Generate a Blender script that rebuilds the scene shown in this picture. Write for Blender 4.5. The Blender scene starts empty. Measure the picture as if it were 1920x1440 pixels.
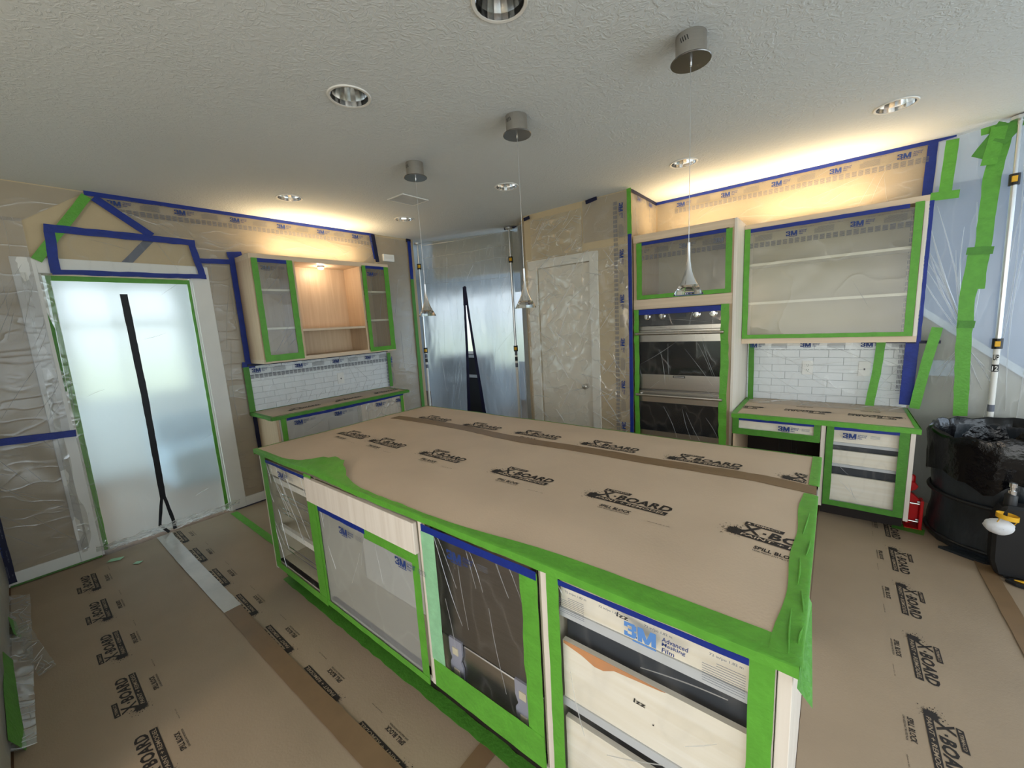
import bpy, bmesh, math, random
from mathutils import Vector, Matrix, noise

# ------------------------------------------------------------------ camera, world, light, exposure
S = bpy.context.scene
COL = S.collection
CAM_H = 1.62
def cam_matrix(yaw, pitch, roll):
    a, b, c = map(math.radians, (yaw, pitch, roll))
    f = Vector((math.sin(a)*math.cos(b), math.cos(a)*math.cos(b), math.sin(b)))
    r = Vector((math.cos(a), -math.sin(a), 0)); u = r.cross(f)
    r2 = r*math.cos(c) + u*math.sin(c); u2 = u*math.cos(c) - r*math.sin(c)
    return Matrix((r2, u2, -f)).transposed()
cd = bpy.data.cameras.new('camera'); cam = bpy.data.objects.new('camera', cd); COL.objects.link(cam)
cd.sensor_fit = 'HORIZONTAL'; cd.sensor_width = 36.0; cd.lens = 753.41/1920*36; cd.clip_start = 0.02
cam.matrix_world = Matrix.Translation((0, 0, CAM_H)) @ cam_matrix(-38.963, -8.8236, -3.2781).to_4x4()
S.camera = cam
S.view_settings.view_transform = 'Standard'; S.view_settings.look = 'None'
S.view_settings.gamma = 1.0; S.view_settings.use_curve_mapping = False
S.view_settings.exposure = 0.0
S.cycles.max_bounces = 6; S.cycles.diffuse_bounces = 3; S.cycles.glossy_bounces = 3
S.cycles.transmission_bounces = 5; S.cycles.transparent_max_bounces = 14
S.cycles.use_light_tree = False; S.cycles.caustics_reflective = False; S.cycles.adaptive_threshold = 0.02; S.cycles.sample_clamp_indirect = 6.0

W = bpy.data.worlds.new('sky'); S.world = W; W.use_nodes = True
nt = W.node_tree; nt.nodes.clear()
o_ = nt.nodes.new('ShaderNodeOutputWorld'); b_ = nt.nodes.new('ShaderNodeBackground')
tc = nt.nodes.new('ShaderNodeTexCoord'); sp = nt.nodes.new('ShaderNodeSeparateXYZ'); rp = nt.nodes.new('ShaderNodeValToRGB')
mr = nt.nodes.new('ShaderNodeMapRange'); mr.inputs[1].default_value = -1; mr.inputs[2].default_value = 1
nt.links.new(tc.outputs['Generated'], sp.inputs[0]); nt.links.new(sp.outputs[2], mr.inputs[0]); nt.links.new(mr.outputs[0], rp.inputs[0])
e = rp.color_ramp.elements
e[0].position = 0.0; e[0].color = (0.34, 0.36, 0.33, 1)
e[1].position = 1.0; e[1].color = (0.62, 0.80, 1.0, 1)
for pos, c in ((0.43, (0.38, 0.42, 0.35, 1)), (0.478, (0.70, 0.82, 0.68, 1)), (0.51, (0.86, 0.94, 1.0, 1)), (0.62, (0.86, 0.94, 1.0, 1))):
    q = rp.color_ramp.elements.new(pos); q.color = c
nt.links.new(rp.outputs[0], b_.inputs[0]); b_.inputs[1].default_value = 1.35
nt.links.new(b_.outputs[0], o_.inputs[0])

def area_light(name, loc, rot, sx, sy, power, color):
    l = bpy.data.lights.new(name, 'AREA'); l.shape = 'RECTANGLE'; l.size = sx; l.size_y = sy; l.energy = power; l.color = color
    o = bpy.data.objects.new(name, l); COL.objects.link(o); o.location = loc; o.rotation_euler = rot
    return o
# daylight through the tall windows of the living space right of the camera
area_light('window_daylight', (3.5, 1.2, 1.15), (0, math.radians(118), 0), 1.9, 4.4, 85, (0.76, 0.89, 1.0))
area_light('rear_fill', (0.6, -2.2, 1.3), (math.radians(90), 0, 0), 3.4, 1.7, 42, (1.0, 0.98, 0.94))  # added fill behind the camera to brighten the island front
lamp_ = bpy.data.lights.new('living_room_lamp', 'POINT'); lamp_.energy = 26; lamp_.color = (1.0, 0.74, 0.48); lamp_.shadow_soft_size = 0.18
lamp_o = bpy.data.objects.new('living_room_lamp', lamp_); COL.objects.link(lamp_o); lamp_o.location = (-1.5, -1.4, 1.75)

area_light('side_room_fill', (-5.9, -1.42, 1.4), (math.radians(90), 0, 0), 2.0, 1.5, 95, (0.80, 0.96, 1.0))  # added fill, out of view, lighting the side room and the zipped film from behind
area_light('hall_fill', (-2.0, 5.4, 1.4), (0, math.radians(90), 0), 1.6, 1.6, 70, (0.60, 0.80, 1.0))  # added bluish fill, out of view, brightening the hall walls and film
area_light('window_daylight_stair', (2.9, 5.3, 1.7), (0, math.radians(90), 0), 1.8, 1.4, 40, (0.78, 0.88, 1.0))
# ------------------------------------------------------------------ materials
def srgb(r, g, b):
    f = lambda c: (c/255/12.92) if c/255 <= 0.04045 else ((c/255+0.055)/1.055)**2.4
    return (f(r), f(g), f(b), 1)
MAT = {}
def base_mat(name):
    m = bpy.data.materials.new(name); m.use_nodes = True; MAT[name] = m
    n = m.node_tree; n.nodes.clear(); out = n.nodes.new('ShaderNodeOutputMaterial')
    return m, n, out
def mat(name, col, rough=0.6, metal=0.0, var=0.06, vscale=8.0, bump=0.0, bscale=60.0, stretch=(1, 1, 1), emit=None, es=0.0, spec=0.5, trans=0.0, ior=1.45, coat=0.0):
    m, n, out = base_mat(name)
    p = n.nodes.new('ShaderNodeBsdfPrincipled'); n.links.new(p.outputs[0], out.inputs[0])
    p.inputs['Roughness'].default_value = rough; p.inputs['Metallic'].default_value = metal
    p.inputs['Specular IOR Level'].default_value = spec; p.inputs['IOR'].default_value = ior
    p.inputs['Transmission Weight'].default_value = trans; p.inputs['Coat Weight'].default_value = coat
    t = n.nodes.new('ShaderNodeTexCoord'); mp = n.nodes.new('ShaderNodeMapping'); mp.inputs['Scale'].default_value = stretch
    n.links.new(t.outputs['Object'], mp.inputs[0])
    nz = n.nodes.new('ShaderNodeTexNoise'); nz.inputs['Scale'].default_value = vscale; nz.inputs['Detail'].default_value = 4
    n.links.new(mp.outputs[0], nz.inputs['Vector'])
    r = n.nodes.new('ShaderNodeValToRGB'); r.color_ramp.elements[0].position = 0.3; r.color_ramp.elements[1].position = 0.7
    r.color_ramp.elements[0].color = tuple(max(0, c*(1-var)) for c in col[:3])+(1,)
    r.color_ramp.elements[1].color = tuple(min(1, c*(1+var)) for c in col[:3])+(1,)
    n.links.new(nz.outputs[0], r.inputs[0]); n.links.new(r.outputs[0], p.inputs['Base Color'])
    if bump:
        n2 = n.nodes.new('ShaderNodeTexNoise'); n2.inputs['Scale'].default_value = bscale; n2.inputs['Detail'].default_value = 5
        n.links.new(mp.outputs[0], n2.inputs['Vector'])
        bp = n.nodes.new('ShaderNodeBump'); bp.inputs['Strength'].default_value = bump; bp.inputs['Distance'].default_value = 0.01
        n.links.new(n2.outputs[0], bp.inputs['Height']); n.links.new(bp.outputs[0], p.inputs['Normal'])
    if emit:
        p.inputs['Emission Color'].default_value = emit; p.inputs['Emission Strength'].default_value = es
    return m
def wood(name, c1, c2, axis, rough=0.45):
    m, n, out = base_mat(name)
    p = n.nodes.new('ShaderNodeBsdfPrincipled'); n.links.new(p.outputs[0], out.inputs[0]); p.inputs['Roughness'].default_value = rough
    t = n.nodes.new('ShaderNodeTexCoord'); mp = n.nodes.new('ShaderNodeMapping')
    sc = [38, 38, 38]; sc[axis] = 1.6; mp.inputs['Scale'].default_value = sc
    n.links.new(t.outputs['Object'], mp.inputs[0])
    nz = n.nodes.new('ShaderNodeTexNoise'); nz.inputs['Scale'].default_value = 1.0; nz.inputs['Detail'].default_value = 6; nz.inputs['Distortion'].default_value = 0.4
    n.links.new(mp.outputs[0], nz.inputs['Vector'])
    r = n.nodes.new('ShaderNodeValToRGB'); r.color_ramp.elements[0].position = 0.32; r.color_ramp.elements[1].position = 0.68
    r.color_ramp.elements[0].color = c1; r.color_ramp.elements[1].color = c2
    n.links.new(nz.outputs[0], r.inputs[0]); n.links.new(r.outputs[0], p.inputs['Base Color'])
    return m
def film_mat(name, opacity, tint=(0.9, 0.92, 0.93), scale=(6, 6), wrinkle=0.25, bump=0.35, gloss=0.35, rough=0.22, back=0.5, refr=0.0):
    """thin polythene: mostly clear, a little milky, denser and shinier along its wrinkles"""
    m, n, out = base_mat(name)
    L = n.links.new
    t = n.nodes.new('ShaderNodeTexCoord'); mp = n.nodes.new('ShaderNodeMapping'); mp.inputs['Scale'].default_value = (scale[0], scale[1], 1)
    L(t.outputs['UV'], mp.inputs[0])
    nz = n.nodes.new('ShaderNodeTexNoise'); nz.inputs['Scale'].default_value = 1.0; nz.inputs['Detail'].default_value = 1.5
    L(mp.outputs[0], nz.inputs['Vector'])
    a = n.nodes.new('ShaderNodeMath'); a.operation = 'SUBTRACT'; a.inputs[1].default_value = 0.5; L(nz.outputs[0], a.inputs[0])
    b = n.nodes.new('ShaderNodeMath'); b.operation = 'ABSOLUTE'; L(a.outputs[0], b.inputs[0])
    c = n.nodes.new('ShaderNodeMapRange'); c.inputs[1].default_value = 0.0; c.inputs[2].default_value = 0.05; c.inputs[3].default_value = 1.0; c.inputs[4].default_value = 0.0
    L(b.outputs[0], c.inputs[0])
    pw = n.nodes.new('ShaderNodeMath'); pw.operation = 'POWER'; pw.inputs[1].default_value = 2.0; L(c.outputs[0], pw.inputs[0])
    fac = n.nodes.new('ShaderNodeMath'); fac.operation = 'MULTIPLY_ADD'; fac.inputs[1].default_value = wrinkle; fac.inputs[2].default_value = opacity; L(pw.outputs[0], fac.inputs[0])
    bp = n.nodes.new('ShaderNodeBump'); bp.inputs['Strength'].default_value = bump; bp.inputs['Distance'].default_value = 0.01
    hs = n.nodes.new('ShaderNodeMath'); hs.operation = 'MULTIPLY_ADD'; hs.inputs[1].default_value = 0.35; L(pw.outputs[0], hs.inputs[0]); L(nz.outputs[0], hs.inputs[2])
    L(hs.outputs[0], bp.inputs['Height'])
    tr = n.nodes.new('ShaderNodeBsdfTransparent'); tr.inputs[0].default_value = (*[min(1, x*1.06) for x in tint], 1)
    df = n.nodes.new('ShaderNodeBsdfDiffuse'); df.inputs[0].default_value = (*tint, 1); L(bp.outputs[0], df.inputs['Normal'])
    tl = n.nodes.new('ShaderNodeBsdfTranslucent'); tl.inputs[0].default_value = (*tint, 1); L(bp.outputs[0], tl.inputs['Normal'])
    gl = n.nodes.new('ShaderNodeBsdfGlossy'); gl.inputs['Roughness'].default_value = rough; L(bp.outputs[0], gl.inputs['Normal'])
    m1 = n.nodes.new('ShaderNodeMixShader'); m1.inputs[0].default_value = back; L(df.outputs[0], m1.inputs[1]); L(tl.outputs[0], m1.inputs[2])
    m2 = n.nodes.new('ShaderNodeMixShader'); m2.inputs[0].default_value = gloss; L(m1.outputs[0], m2.inputs[1]); L(gl.outputs[0], m2.inputs[2])
    see = tr
    if refr:
        rf = n.nodes.new('ShaderNodeBsdfRefraction'); rf.inputs['IOR'].default_value = 1.22; rf.inputs['Roughness'].default_value = refr
        rf.inputs[0].default_value = (*tint, 1)
        see = n.nodes.new('ShaderNodeMixShader'); see.inputs[0].default_value = 0.93; L(tr.outputs[0], see.inputs[1]); L(rf.outputs[0], see.inputs[2])
    m3 = n.nodes.new('ShaderNodeMixShader'); L(fac.outputs[0], m3.inputs[0]); L(see.outputs[0], m3.inputs[1]); L(m2.outputs[0], m3.inputs[2])
    L(m3.outputs[0], out.inputs[0])
    return m
def ceiling_mat():
    m, n, out = base_mat('ceiling_plaster'); L = n.links.new
    p = n.nodes.new('ShaderNodeBsdfPrincipled'); L(p.outputs[0], out.inputs[0]); p.inputs['Roughness'].default_value = 0.85
    p.inputs['Base Color'].default_value = (0.70, 0.73, 0.73, 1)
    t = n.nodes.new('ShaderNodeTexCoord')
    n1 = n.nodes.new('ShaderNodeTexNoise'); n1.inputs['Scale'].default_value = 26; n1.inputs['Detail'].default_value = 6; n1.inputs['Distortion'].default_value = 2.2
    n2 = n.nodes.new('ShaderNodeTexNoise'); n2.inputs['Scale'].default_value = 2.2; n2.inputs['Detail'].default_value = 2
    L(t.outputs['Object'], n1.inputs['Vector']); L(t.outputs['Object'], n2.inputs['Vector'])
    r = n.nodes.new('ShaderNodeValToRGB'); r.color_ramp.elements[0].position = 0.45; r.color_ramp.elements[1].position = 0.62; L(n1.outputs[0], r.inputs[0])
    mu = n.nodes.new('ShaderNodeMath'); mu.operation = 'MULTIPLY'; L(r.outputs[0], mu.inputs[0]); L(n2.outputs[0], mu.inputs[1])
    bp = n.nodes.new('ShaderNodeBump'); bp.inputs['Strength'].default_value = 0.5; bp.inputs['Distance'].default_value = 0.006
    L(mu.outputs[0], bp.inputs['Height']); L(bp.outputs[0], p.inputs['Normal'])
    return m
ceiling_mat()
mat('wall_paint', srgb(196, 177, 144), 0.8, var=0.03, bump=0.12, bscale=90)
mat('wall_white', srgb(214, 218, 222), 0.7, var=0.03)
mat('trim_white', srgb(232, 230, 224), 0.45, var=0.02)
mat('door_white', srgb(228, 222, 210), 0.5, var=0.02)
mat('subfloor', srgb(110, 82, 58), 0.5, var=0.15, stretch=(1, 8, 1))
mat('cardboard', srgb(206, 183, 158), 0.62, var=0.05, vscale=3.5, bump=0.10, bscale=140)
mat('cardboard_shaded', srgb(160, 140, 117), 0.62, var=0.06, vscale=2.5, bump=0.10, bscale=140)  # same cardboard as the island's, darkened to paint in the shade on the floor
mat('ink', srgb(40, 33, 30), 0.7)
mat('ink_faint', srgb(98, 74, 56), 0.7)
mat('paper_gap', srgb(206, 183, 158), 0.65)
mat('green_tape', srgb(94, 164, 54), 0.45, var=0.10, vscale=22, bump=0.25, bscale=70)
mat('green_tape_pale', srgb(150, 205, 160), 0.35, var=0.10, vscale=18, bump=0.3, bscale=50)
mat('green_tape_deep', srgb(76, 138, 46), 0.5, var=0.10, vscale=22, bump=0.25, bscale=70)
mat('blue_tape', srgb(14, 42, 132), 0.5, var=0.12, vscale=20, bump=0.2, bscale=60)
mat('navy_tape', srgb(10, 14, 52), 0.5, var=0.15, vscale=20)
mat('zipper_black', srgb(6, 8, 18), 0.55, var=0.2)
mat('brown_tape', srgb(128, 102, 74), 0.5, var=0.06, vscale=10, bump=0.06, bscale=30)
mat('clear_tape', srgb(190, 184, 176), 0.24, var=0.08, vscale=7, bump=0.25, bscale=12)
wood('maple', srgb(208, 178, 144), srgb(220, 193, 160), 2)
wood('maple_x', srgb(216, 192, 163), srgb(228, 206, 179), 0)
wood('maple_y', srgb(216, 192, 163), srgb(228, 206, 179), 1)
wood('birch_box', srgb(234, 224, 204), srgb(243, 236, 222), 0, 0.5)
wood('maple_pale', srgb(226, 214, 200), srgb(240, 230, 218), 2)
mat('cabinet_inside', srgb(206, 196, 170), 0.5, var=0.03)
mat('shelf_white', srgb(240, 236, 226), 0.4, var=0.02)
mat('toe_kick', srgb(32, 22, 18), 0.6, var=0.2)
mat('countertop', srgb(120, 110, 100), 0.35, var=0.2, vscale=40)
mat('dark_gap', srgb(44, 50, 58), 0.5, var=0.1)
mat('steel', (0.60, 0.58, 0.55, 1), 0.28, 1.0, var=0.05, vscale=4, stretch=(1, 1, 60))
mat('steel_dark', (0.26, 0.25, 0.24, 1), 0.32, 1.0, var=0.06, vscale=4, stretch=(1, 1, 60))
mat('nickel', (0.52, 0.49, 0.45, 1), 0.30, 1.0, var=0.05, vscale=30, stretch=(1, 1, 20))
mat('chrome', (0.85, 0.85, 0.85, 1), 0.12, 1.0, var=0.02)
mat('zinc', (0.72, 0.74, 0.76, 1), 0.34, 1.0, var=0.06)
mat('reflector', (0.80, 0.80, 0.79, 1), 0.16, 1.0, var=0.02)
mat('oven_glass', (0.008, 0.008, 0.009, 1), 0.08, var=0.0, spec=0.5)
mat('oven_panel', (0.05, 0.05, 0.052, 1), 0.22, var=0.05)
mat('clear_glass', (0.96, 0.98, 0.98, 1), 0.02, var=0.0, trans=1.0, ior=1.45)
mat('tile_glaze', srgb(232, 236, 238), 0.16, var=0.03, vscale=3)
mat('grout', srgb(196, 200, 202), 0.85)
mat('plastic_white', srgb(238, 238, 234), 0.35, var=0.01)
mat('plastic_black', (0.012, 0.012, 0.013, 1), 0.4, var=0.1)
mat('bag_black', (0.003, 0.003, 0.004, 1), 0.14, var=0.1, bump=0.9, bscale=11)
mat('bin_fabric', (0.020, 0.025, 0.030, 1), 0.28, var=0.45, vscale=7, bump=0.9, bscale=13, stretch=(1, 1, 0.45))
mat('red_paint', srgb(196, 22, 28), 0.3, var=0.08)
mat('yellow_band', srgb(232, 176, 40), 0.5, var=0.05)
mat('mask_white', srgb(222, 222, 224), 0.8, var=0.04, bump=0.2, bscale=40)
mat('print_blue', srgb(36, 60, 122), 0.5)
mat('print_blue_light', srgb(92, 140, 205), 0.5)
mat('print_grey', srgb(104, 108, 120), 0.6)
mat('marker_black', srgb(12, 12, 12), 0.6)
mat('stain', srgb(206, 142, 92), 0.6, var=0.1)
mat('warm_lens', (1, 0.9, 0.75, 1), 0.4, emit=(1.0, 0.78, 0.5, 1), es=9.0)
mat('warm_strip', (1, 0.9, 0.75, 1), 0.4, emit=(1.0, 0.72, 0.38, 1), es=3.0)
mat('lamp_off', srgb(225, 222, 214), 0.4, var=0.01)
mat('sofa_cloth', srgb(150, 168, 186), 0.8)
mat('bracket_grey', srgb(150, 150, 164), 0.4)
mat('stair_paint', srgb(128, 140, 158), 0.8)
mat('cord_tan', srgb(196, 178, 140), 0.6)
film_mat('film_wall', 0.21, (0.78, 0.77, 0.76), (3, 7), 0.08, 0.35, 0.28, 0.25, 0.1)
film_mat('film_crumpled', 0.21, (0.90, 0.89, 0.86), (6, 6), 0.20, 1.0, 0.42, 0.2, 0.2)
film_mat('film_cabinet', 0.23, (0.80, 0.79, 0.71), (3, 2.5), 0.015, 0.18, 0.40, 0.22, 0.3)
film_mat('film_clear', 0.04, (0.95, 0.95, 0.94), (6, 3), 0.07, 0.35, 0.55, 0.16, 0.3)
film_mat('film_milky', 0.42, (0.80, 0.82, 0.83), (4, 3), 0.03, 0.3, 0.30, 0.28, 0.3)
film_mat('film_backlit', 0.37, (0.80, 0.87, 0.96), (9, 2), 0.02, 0.4, 0.25, 0.3, 0.4)
film_mat('film_zip', 0.27, (0.90, 0.97, 0.98), (4, 2), 0.05, 0.25, 0.15, 0.4, 0.85, refr=0.42)
film_mat('film_hall', 0.36, (0.78, 0.84, 0.88), (5, 4), 0.10, 0.5, 0.30, 0.3, 0.8, refr=0.45)
film_mat('film_bunch', 0.34, (0.92, 0.91, 0.89), (8, 8), 0.25, 1.0, 0.40, 0.2, 0.4)
mat('slide_grey', srgb(196, 198, 200), 0.35, var=0.04)
mat('film_edge', srgb(240, 240, 238), 0.25, var=0.02)
film_mat('crease', 0.58, (0.98, 0.98, 0.97), (8, 8), 0.0, 0.1, 0.25, 0.25, 0.55)

# ------------------------------------------------------------------ mesh helpers
class MB:
    def __init__(s): s.v = []; s.f = []; s.mi = []; s.uv = None
    def quad(s, a, b, c, d, mi=0):
        i = len(s.v); s.v += [tuple(a), tuple(b), tuple(c), tuple(d)]; s.f.append((i, i+1, i+2, i+3)); s.mi.append(mi); return s
    def box(s, x0, x1, y0, y1, z0, z1, mi=0):
        i = len(s.v)
        s.v += [(x0, y0, z0), (x1, y0, z0), (x1, y1, z0), (x0, y1, z0), (x0, y0, z1), (x1, y0, z1), (x1, y1, z1), (x0, y1, z1)]
        for f in ((0, 3, 2, 1), (4, 5, 6, 7), (0, 1, 5, 4), (1, 2, 6, 5), (2, 3, 7, 6), (3, 0, 4, 7)):
            s.f.append(tuple(i+k for k in f)); s.mi.append(mi)
        return s
    def prism(s, pts, lo, hi, axis, mi=0):
        """extrude a 2D polygon along axis (0,1,2)"""
        n = len(pts); i = len(s.v)
        for h in (lo, hi):
            for a, b in pts:
                s.v.append({0: (h, a, b), 1: (a, h, b), 2: (a, b, h)}[axis])
        s.f.append(tuple(i+k for k in range(n))); s.f.append(tuple(i+n+k for k in reversed(range(n)))); s.mi += [mi, mi]
        for k in range(n):
            j = (k+1) % n; s.f.append((i+k, i+n+k, i+n+j, i+j)); s.mi.append(mi)
        return s
    def lathe(s, prof, seg=32, c=(0, 0, 0), mi=0, cap=False):
        i = len(s.v); n = len(prof)
        for k in range(seg):
            a = 2*math.pi*k/seg
            for r, z in prof: s.v.append((c[0]+r*math.cos(a), c[1]+r*math.sin(a), c[2]+z))
        for k in range(seg):
            j = (k+1) % seg
            for q in range(n-1):
                s.f.append((i+k*n+q, i+j*n+q, i+j*n+q+1, i+k*n+q+1)); s.mi.append(mi)
        if cap:
            for q in (0, n-1): s.f.append(tuple(i+k*n+q for k in range(seg))); s.mi.append(mi)
        return s
    def tube(s, pts, r, seg=8, mi=0):
        pts = [Vector(p) for p in pts]; i = len(s.v); n = len(pts)
        rr = r if isinstance(r, (list, tuple)) else [r]*n
        for k, p in enumerate(pts):
            t = (pts[min(k+1, n-1)]-pts[max(k-1, 0)]).normalized()
            u = t.orthogonal().normalized() if k == 0 else (u - t*u.dot(t)).normalized()
            w = t.cross(u)
            for q in range(seg):
                a = 2*math.pi*q/seg; s.v.append(tuple(p+u*(rr[k]*math.cos(a))+w*(rr[k]*math.sin(a))))
        for k in range(n-1):
            for q in range(seg):
                j = (q+1) % seg; s.f.append((i+k*seg+q, i+k*seg+j, i+(k+1)*seg+j, i+(k+1)*seg+q)); s.mi.append(mi)
        s.f.append(tuple(i+q for q in reversed(range(seg)))); s.f.append(tuple(i+(n-1)*seg+q for q in range(seg))); s.mi += [mi, mi]
        return s
    def mesh(s, name, mats, smooth=False, bevel=0.0):
        me = bpy.data.meshes.new(name); me.from_pydata(s.v, [], s.f)
        for m in (mats if isinstance(mats, (list, tuple)) else [mats]): me.materials.append(MAT[m])
        me.polygons.foreach_set('material_index', s.mi)
        if s.uv:
            l = me.uv_layers.new(name='uv')
            for lp in me.loops: l.data[lp.index].uv = s.uv[lp.vertex_index]
        bm = bmesh.new(); bm.from_mesh(me)
        if bevel:
            bmesh.ops.remove_doubles(bm, verts=bm.verts, dist=1e-6)
            bmesh.ops.bevel(bm, geom=[e for e in bm.edges if len(e.link_faces) == 2 and e.calc_face_angle(0) > 0.6], offset=bevel, segments=1, affect='EDGES', clamp_overlap=True)
        if not s.uv: bmesh.ops.recalc_face_normals(bm, faces=bm.faces)
        bm.to_mesh(me); bm.free()
        if smooth:
            me.polygons.foreach_set('use_smooth', [True]*len(me.polygons))
            try: me.set_sharp_from_angle(angle=math.radians(40))
            except Exception: pass
        return me
    def build(s, name, mats, parent=None, **k):
        return link(name, s.mesh(name, mats, **k), parent)
def link(name, me, parent=None, loc=None):
    o = bpy.data.objects.new(name, me); COL.objects.link(o)
    if parent is not None:
        o.parent = parent
        off = Vector((0, 0, 0)); q = parent
        while q is not None: off -= q.location; q = q.parent
        o.location = off if loc is None else loc
    elif loc is not None: o.location = loc
    return o
def thing(name, label, cat, loc, group=None):
    o = bpy.data.objects.new(name, None); COL.objects.link(o); o.location = loc; o.empty_display_size = 0.05
    o['label'] = label; o['category'] = cat
    if group: o['group'] = group
    return o
def tag(o, label, cat, group=None):
    o['label'] = label; o['category'] = cat
    if group: o['group'] = group
    return o
def struct(o, label=None):
    o['kind'] = 'structure'
    if label: o['label'] = label
    return o
def box(*a): return MB().box(*a)
def copy_tree(src, loc, label):
    r = src.copy(); COL.objects.link(r); r.location = loc; r['label'] = label
    for ch in src.children:
        c = ch.copy(); COL.objects.link(c); c.parent = r
        for g in ch.children:
            d = g.copy(); COL.objects.link(d); d.parent = c
    return r

def strip(name, pts, width, nrm, m, parent=None, jit=0.0012, seed=1, lift=0.0, step=0.05):
    """a length of adhesive tape: a ribbon with a little thickness, slightly uneven edges and lift"""
    rnd = random.Random(seed*7919+len(pts)); nrm = Vector(nrm).normalized(); pts = [Vector(p) for p in pts]
    path = [pts[0]]
    for a, b in zip(pts, pts[1:]):
        n = max(1, int((b-a).length/step))
        path += [a.lerp(b, k/n) for k in range(1, n+1)]
    mb = MB(); rows = []; th = 0.0009
    ws = width if isinstance(width, (list, tuple)) else [width, width]
    for k, p in enumerate(path):
        t = (path[min(k+1, len(path)-1)]-path[max(k-1, 0)]).normalized(); s = nrm.cross(t).normalized()
        w = ws[0]+(ws[1]-ws[0])*k/max(1, len(path)-1)
        up = nrm*(lift*abs(noise.noise(p*7+Vector((seed, 0, 0)))) + rnd.random()*0.0006)
        e1 = w/2+rnd.uniform(-jit, jit); e2 = w/2+rnd.uniform(-jit, jit)
        rows.append((p-s*e1+up, p+s*e2+up))
    for a, b in rows: mb.v += [tuple(a), tuple(b), tuple(a+nrm*th), tuple(b+nrm*th)]
    for k in range(len(rows)-1):
        i = 4*k; j = i+4
        for f in ((i, j, j+1, i+1), (i+2, i+3, j+3, j+2), (i, i+2, j+2, j), (i+1, j+1, j+3, i+3)): mb.f.append(f); mb.mi.append(0)
    i = 4*(len(rows)-1); mb.f += [(0, 1, 3, 2), (i, i+2, i+3, i+1)]; mb.mi += [0, 0]
    return mb.build(name, m, parent)

def film(name, O, U, V, m, parent=None, amp=0.006, seed=0, freq=(5, 5), ncr=0, crease=None, clen=(0.1, 0.4), cang=None, edge=True, res=0.04, shape=None, cw=0.003, wavy=None):
    """a sheet of plastic film spanning O + uU + vV, drawn tight at its border and rippled inside; creases are raised ridges"""
    O, U, V = Vector(O), Vector(U), Vector(V); lu, lv = U.length, V.length; N = U.cross(V).normalized()
    rnd = random.Random(seed)
    nu, nv = max(4, min(90, int(lu/res))), max(4, min(90, int(lv/res)))
    def d(u, v):
        x, y = u*lu*freq[0], v*lv*freq[1]
        a = noise.noise(Vector((x, y, seed*3.1)))*0.6
        b = 0.5-abs(noise.noise(Vector((x*1.9+5, y*1.9, seed*1.7))))*1.6
        k = min(1, u/0.06, (1-u)/0.06, v/0.06, (1-v)/0.06) if edge else 1
        r = amp*(a+b*0.6)*max(0, k)
        if wavy: r += wavy(u, v)
        return r
    def P(u, v, up=0):
        w = shape(u, v) if shape else u
        return O+U*w+V*v+N*(d(u, v)+up)
    mb = MB(); mb.uv = []
    for i in range(nu+1):
        for j in range(nv+1):
            u, v = i/nu, j/nv; mb.v.append(tuple(P(u, v))); mb.uv.append((u*lu+seed*1.37, v*lv))
    for i in range(nu):
        for j in range(nv):
            a = i*(nv+1)+j; mb.f.append((a, a+nv+1, a+nv+2, a+1)); mb.mi.append(0)
    lines = list(crease or [])
    for _ in range(ncr):
        u, v = rnd.random(), rnd.random(); l = rnd.uniform(*clen)
        a = math.radians(rnd.uniform(*cang)) if cang else rnd.uniform(0, math.pi)
        lines.append((u, v, u+math.cos(a)*l/lu, v+math.sin(a)*l/lv))
    for (u0, v0, u1, v1) in lines:
        n = 7; base = len(mb.v); dx = Vector(((u1-u0)*lu, (v1-v0)*lv, 0)); 
        if dx.length < 1e-5: continue
        sx, sy = -dx.y/dx.length, dx.x/dx.length; cv = rnd.uniform(-0.035, 0.035)*dx.length
        for k in range(n+1):
            t = k/n; w = cw*math.sin(math.pi*min(max(t, 0.04), 0.96))*rnd.uniform(0.7, 1.2); bow = cv*math.sin(math.pi*t)
            for q, up in ((-1, 0.0006), (0, cw*0.9+0.0006), (1, 0.0006)):
                u = u0+(u1-u0)*t+(sx*(bow+q*w/2))/lu; v = v0+(v1-v0)*t+(sy*(bow+q*w/2))/lv
                u = min(max(u, 0.0), 1.0); v = min(max(v, 0.0), 1.0)
                mb.v.append(tuple(P(u, v, up))); mb.uv.append((u*lu, v*lv))
        for k in range(n):
            for q in (0, 1):
                a = base+k*3+q; mb.f.append((a, a+3, a+4, a+1)); mb.mi.append(1)
    return mb.build(name, [m, 'crease'], parent, smooth=True)

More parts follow.
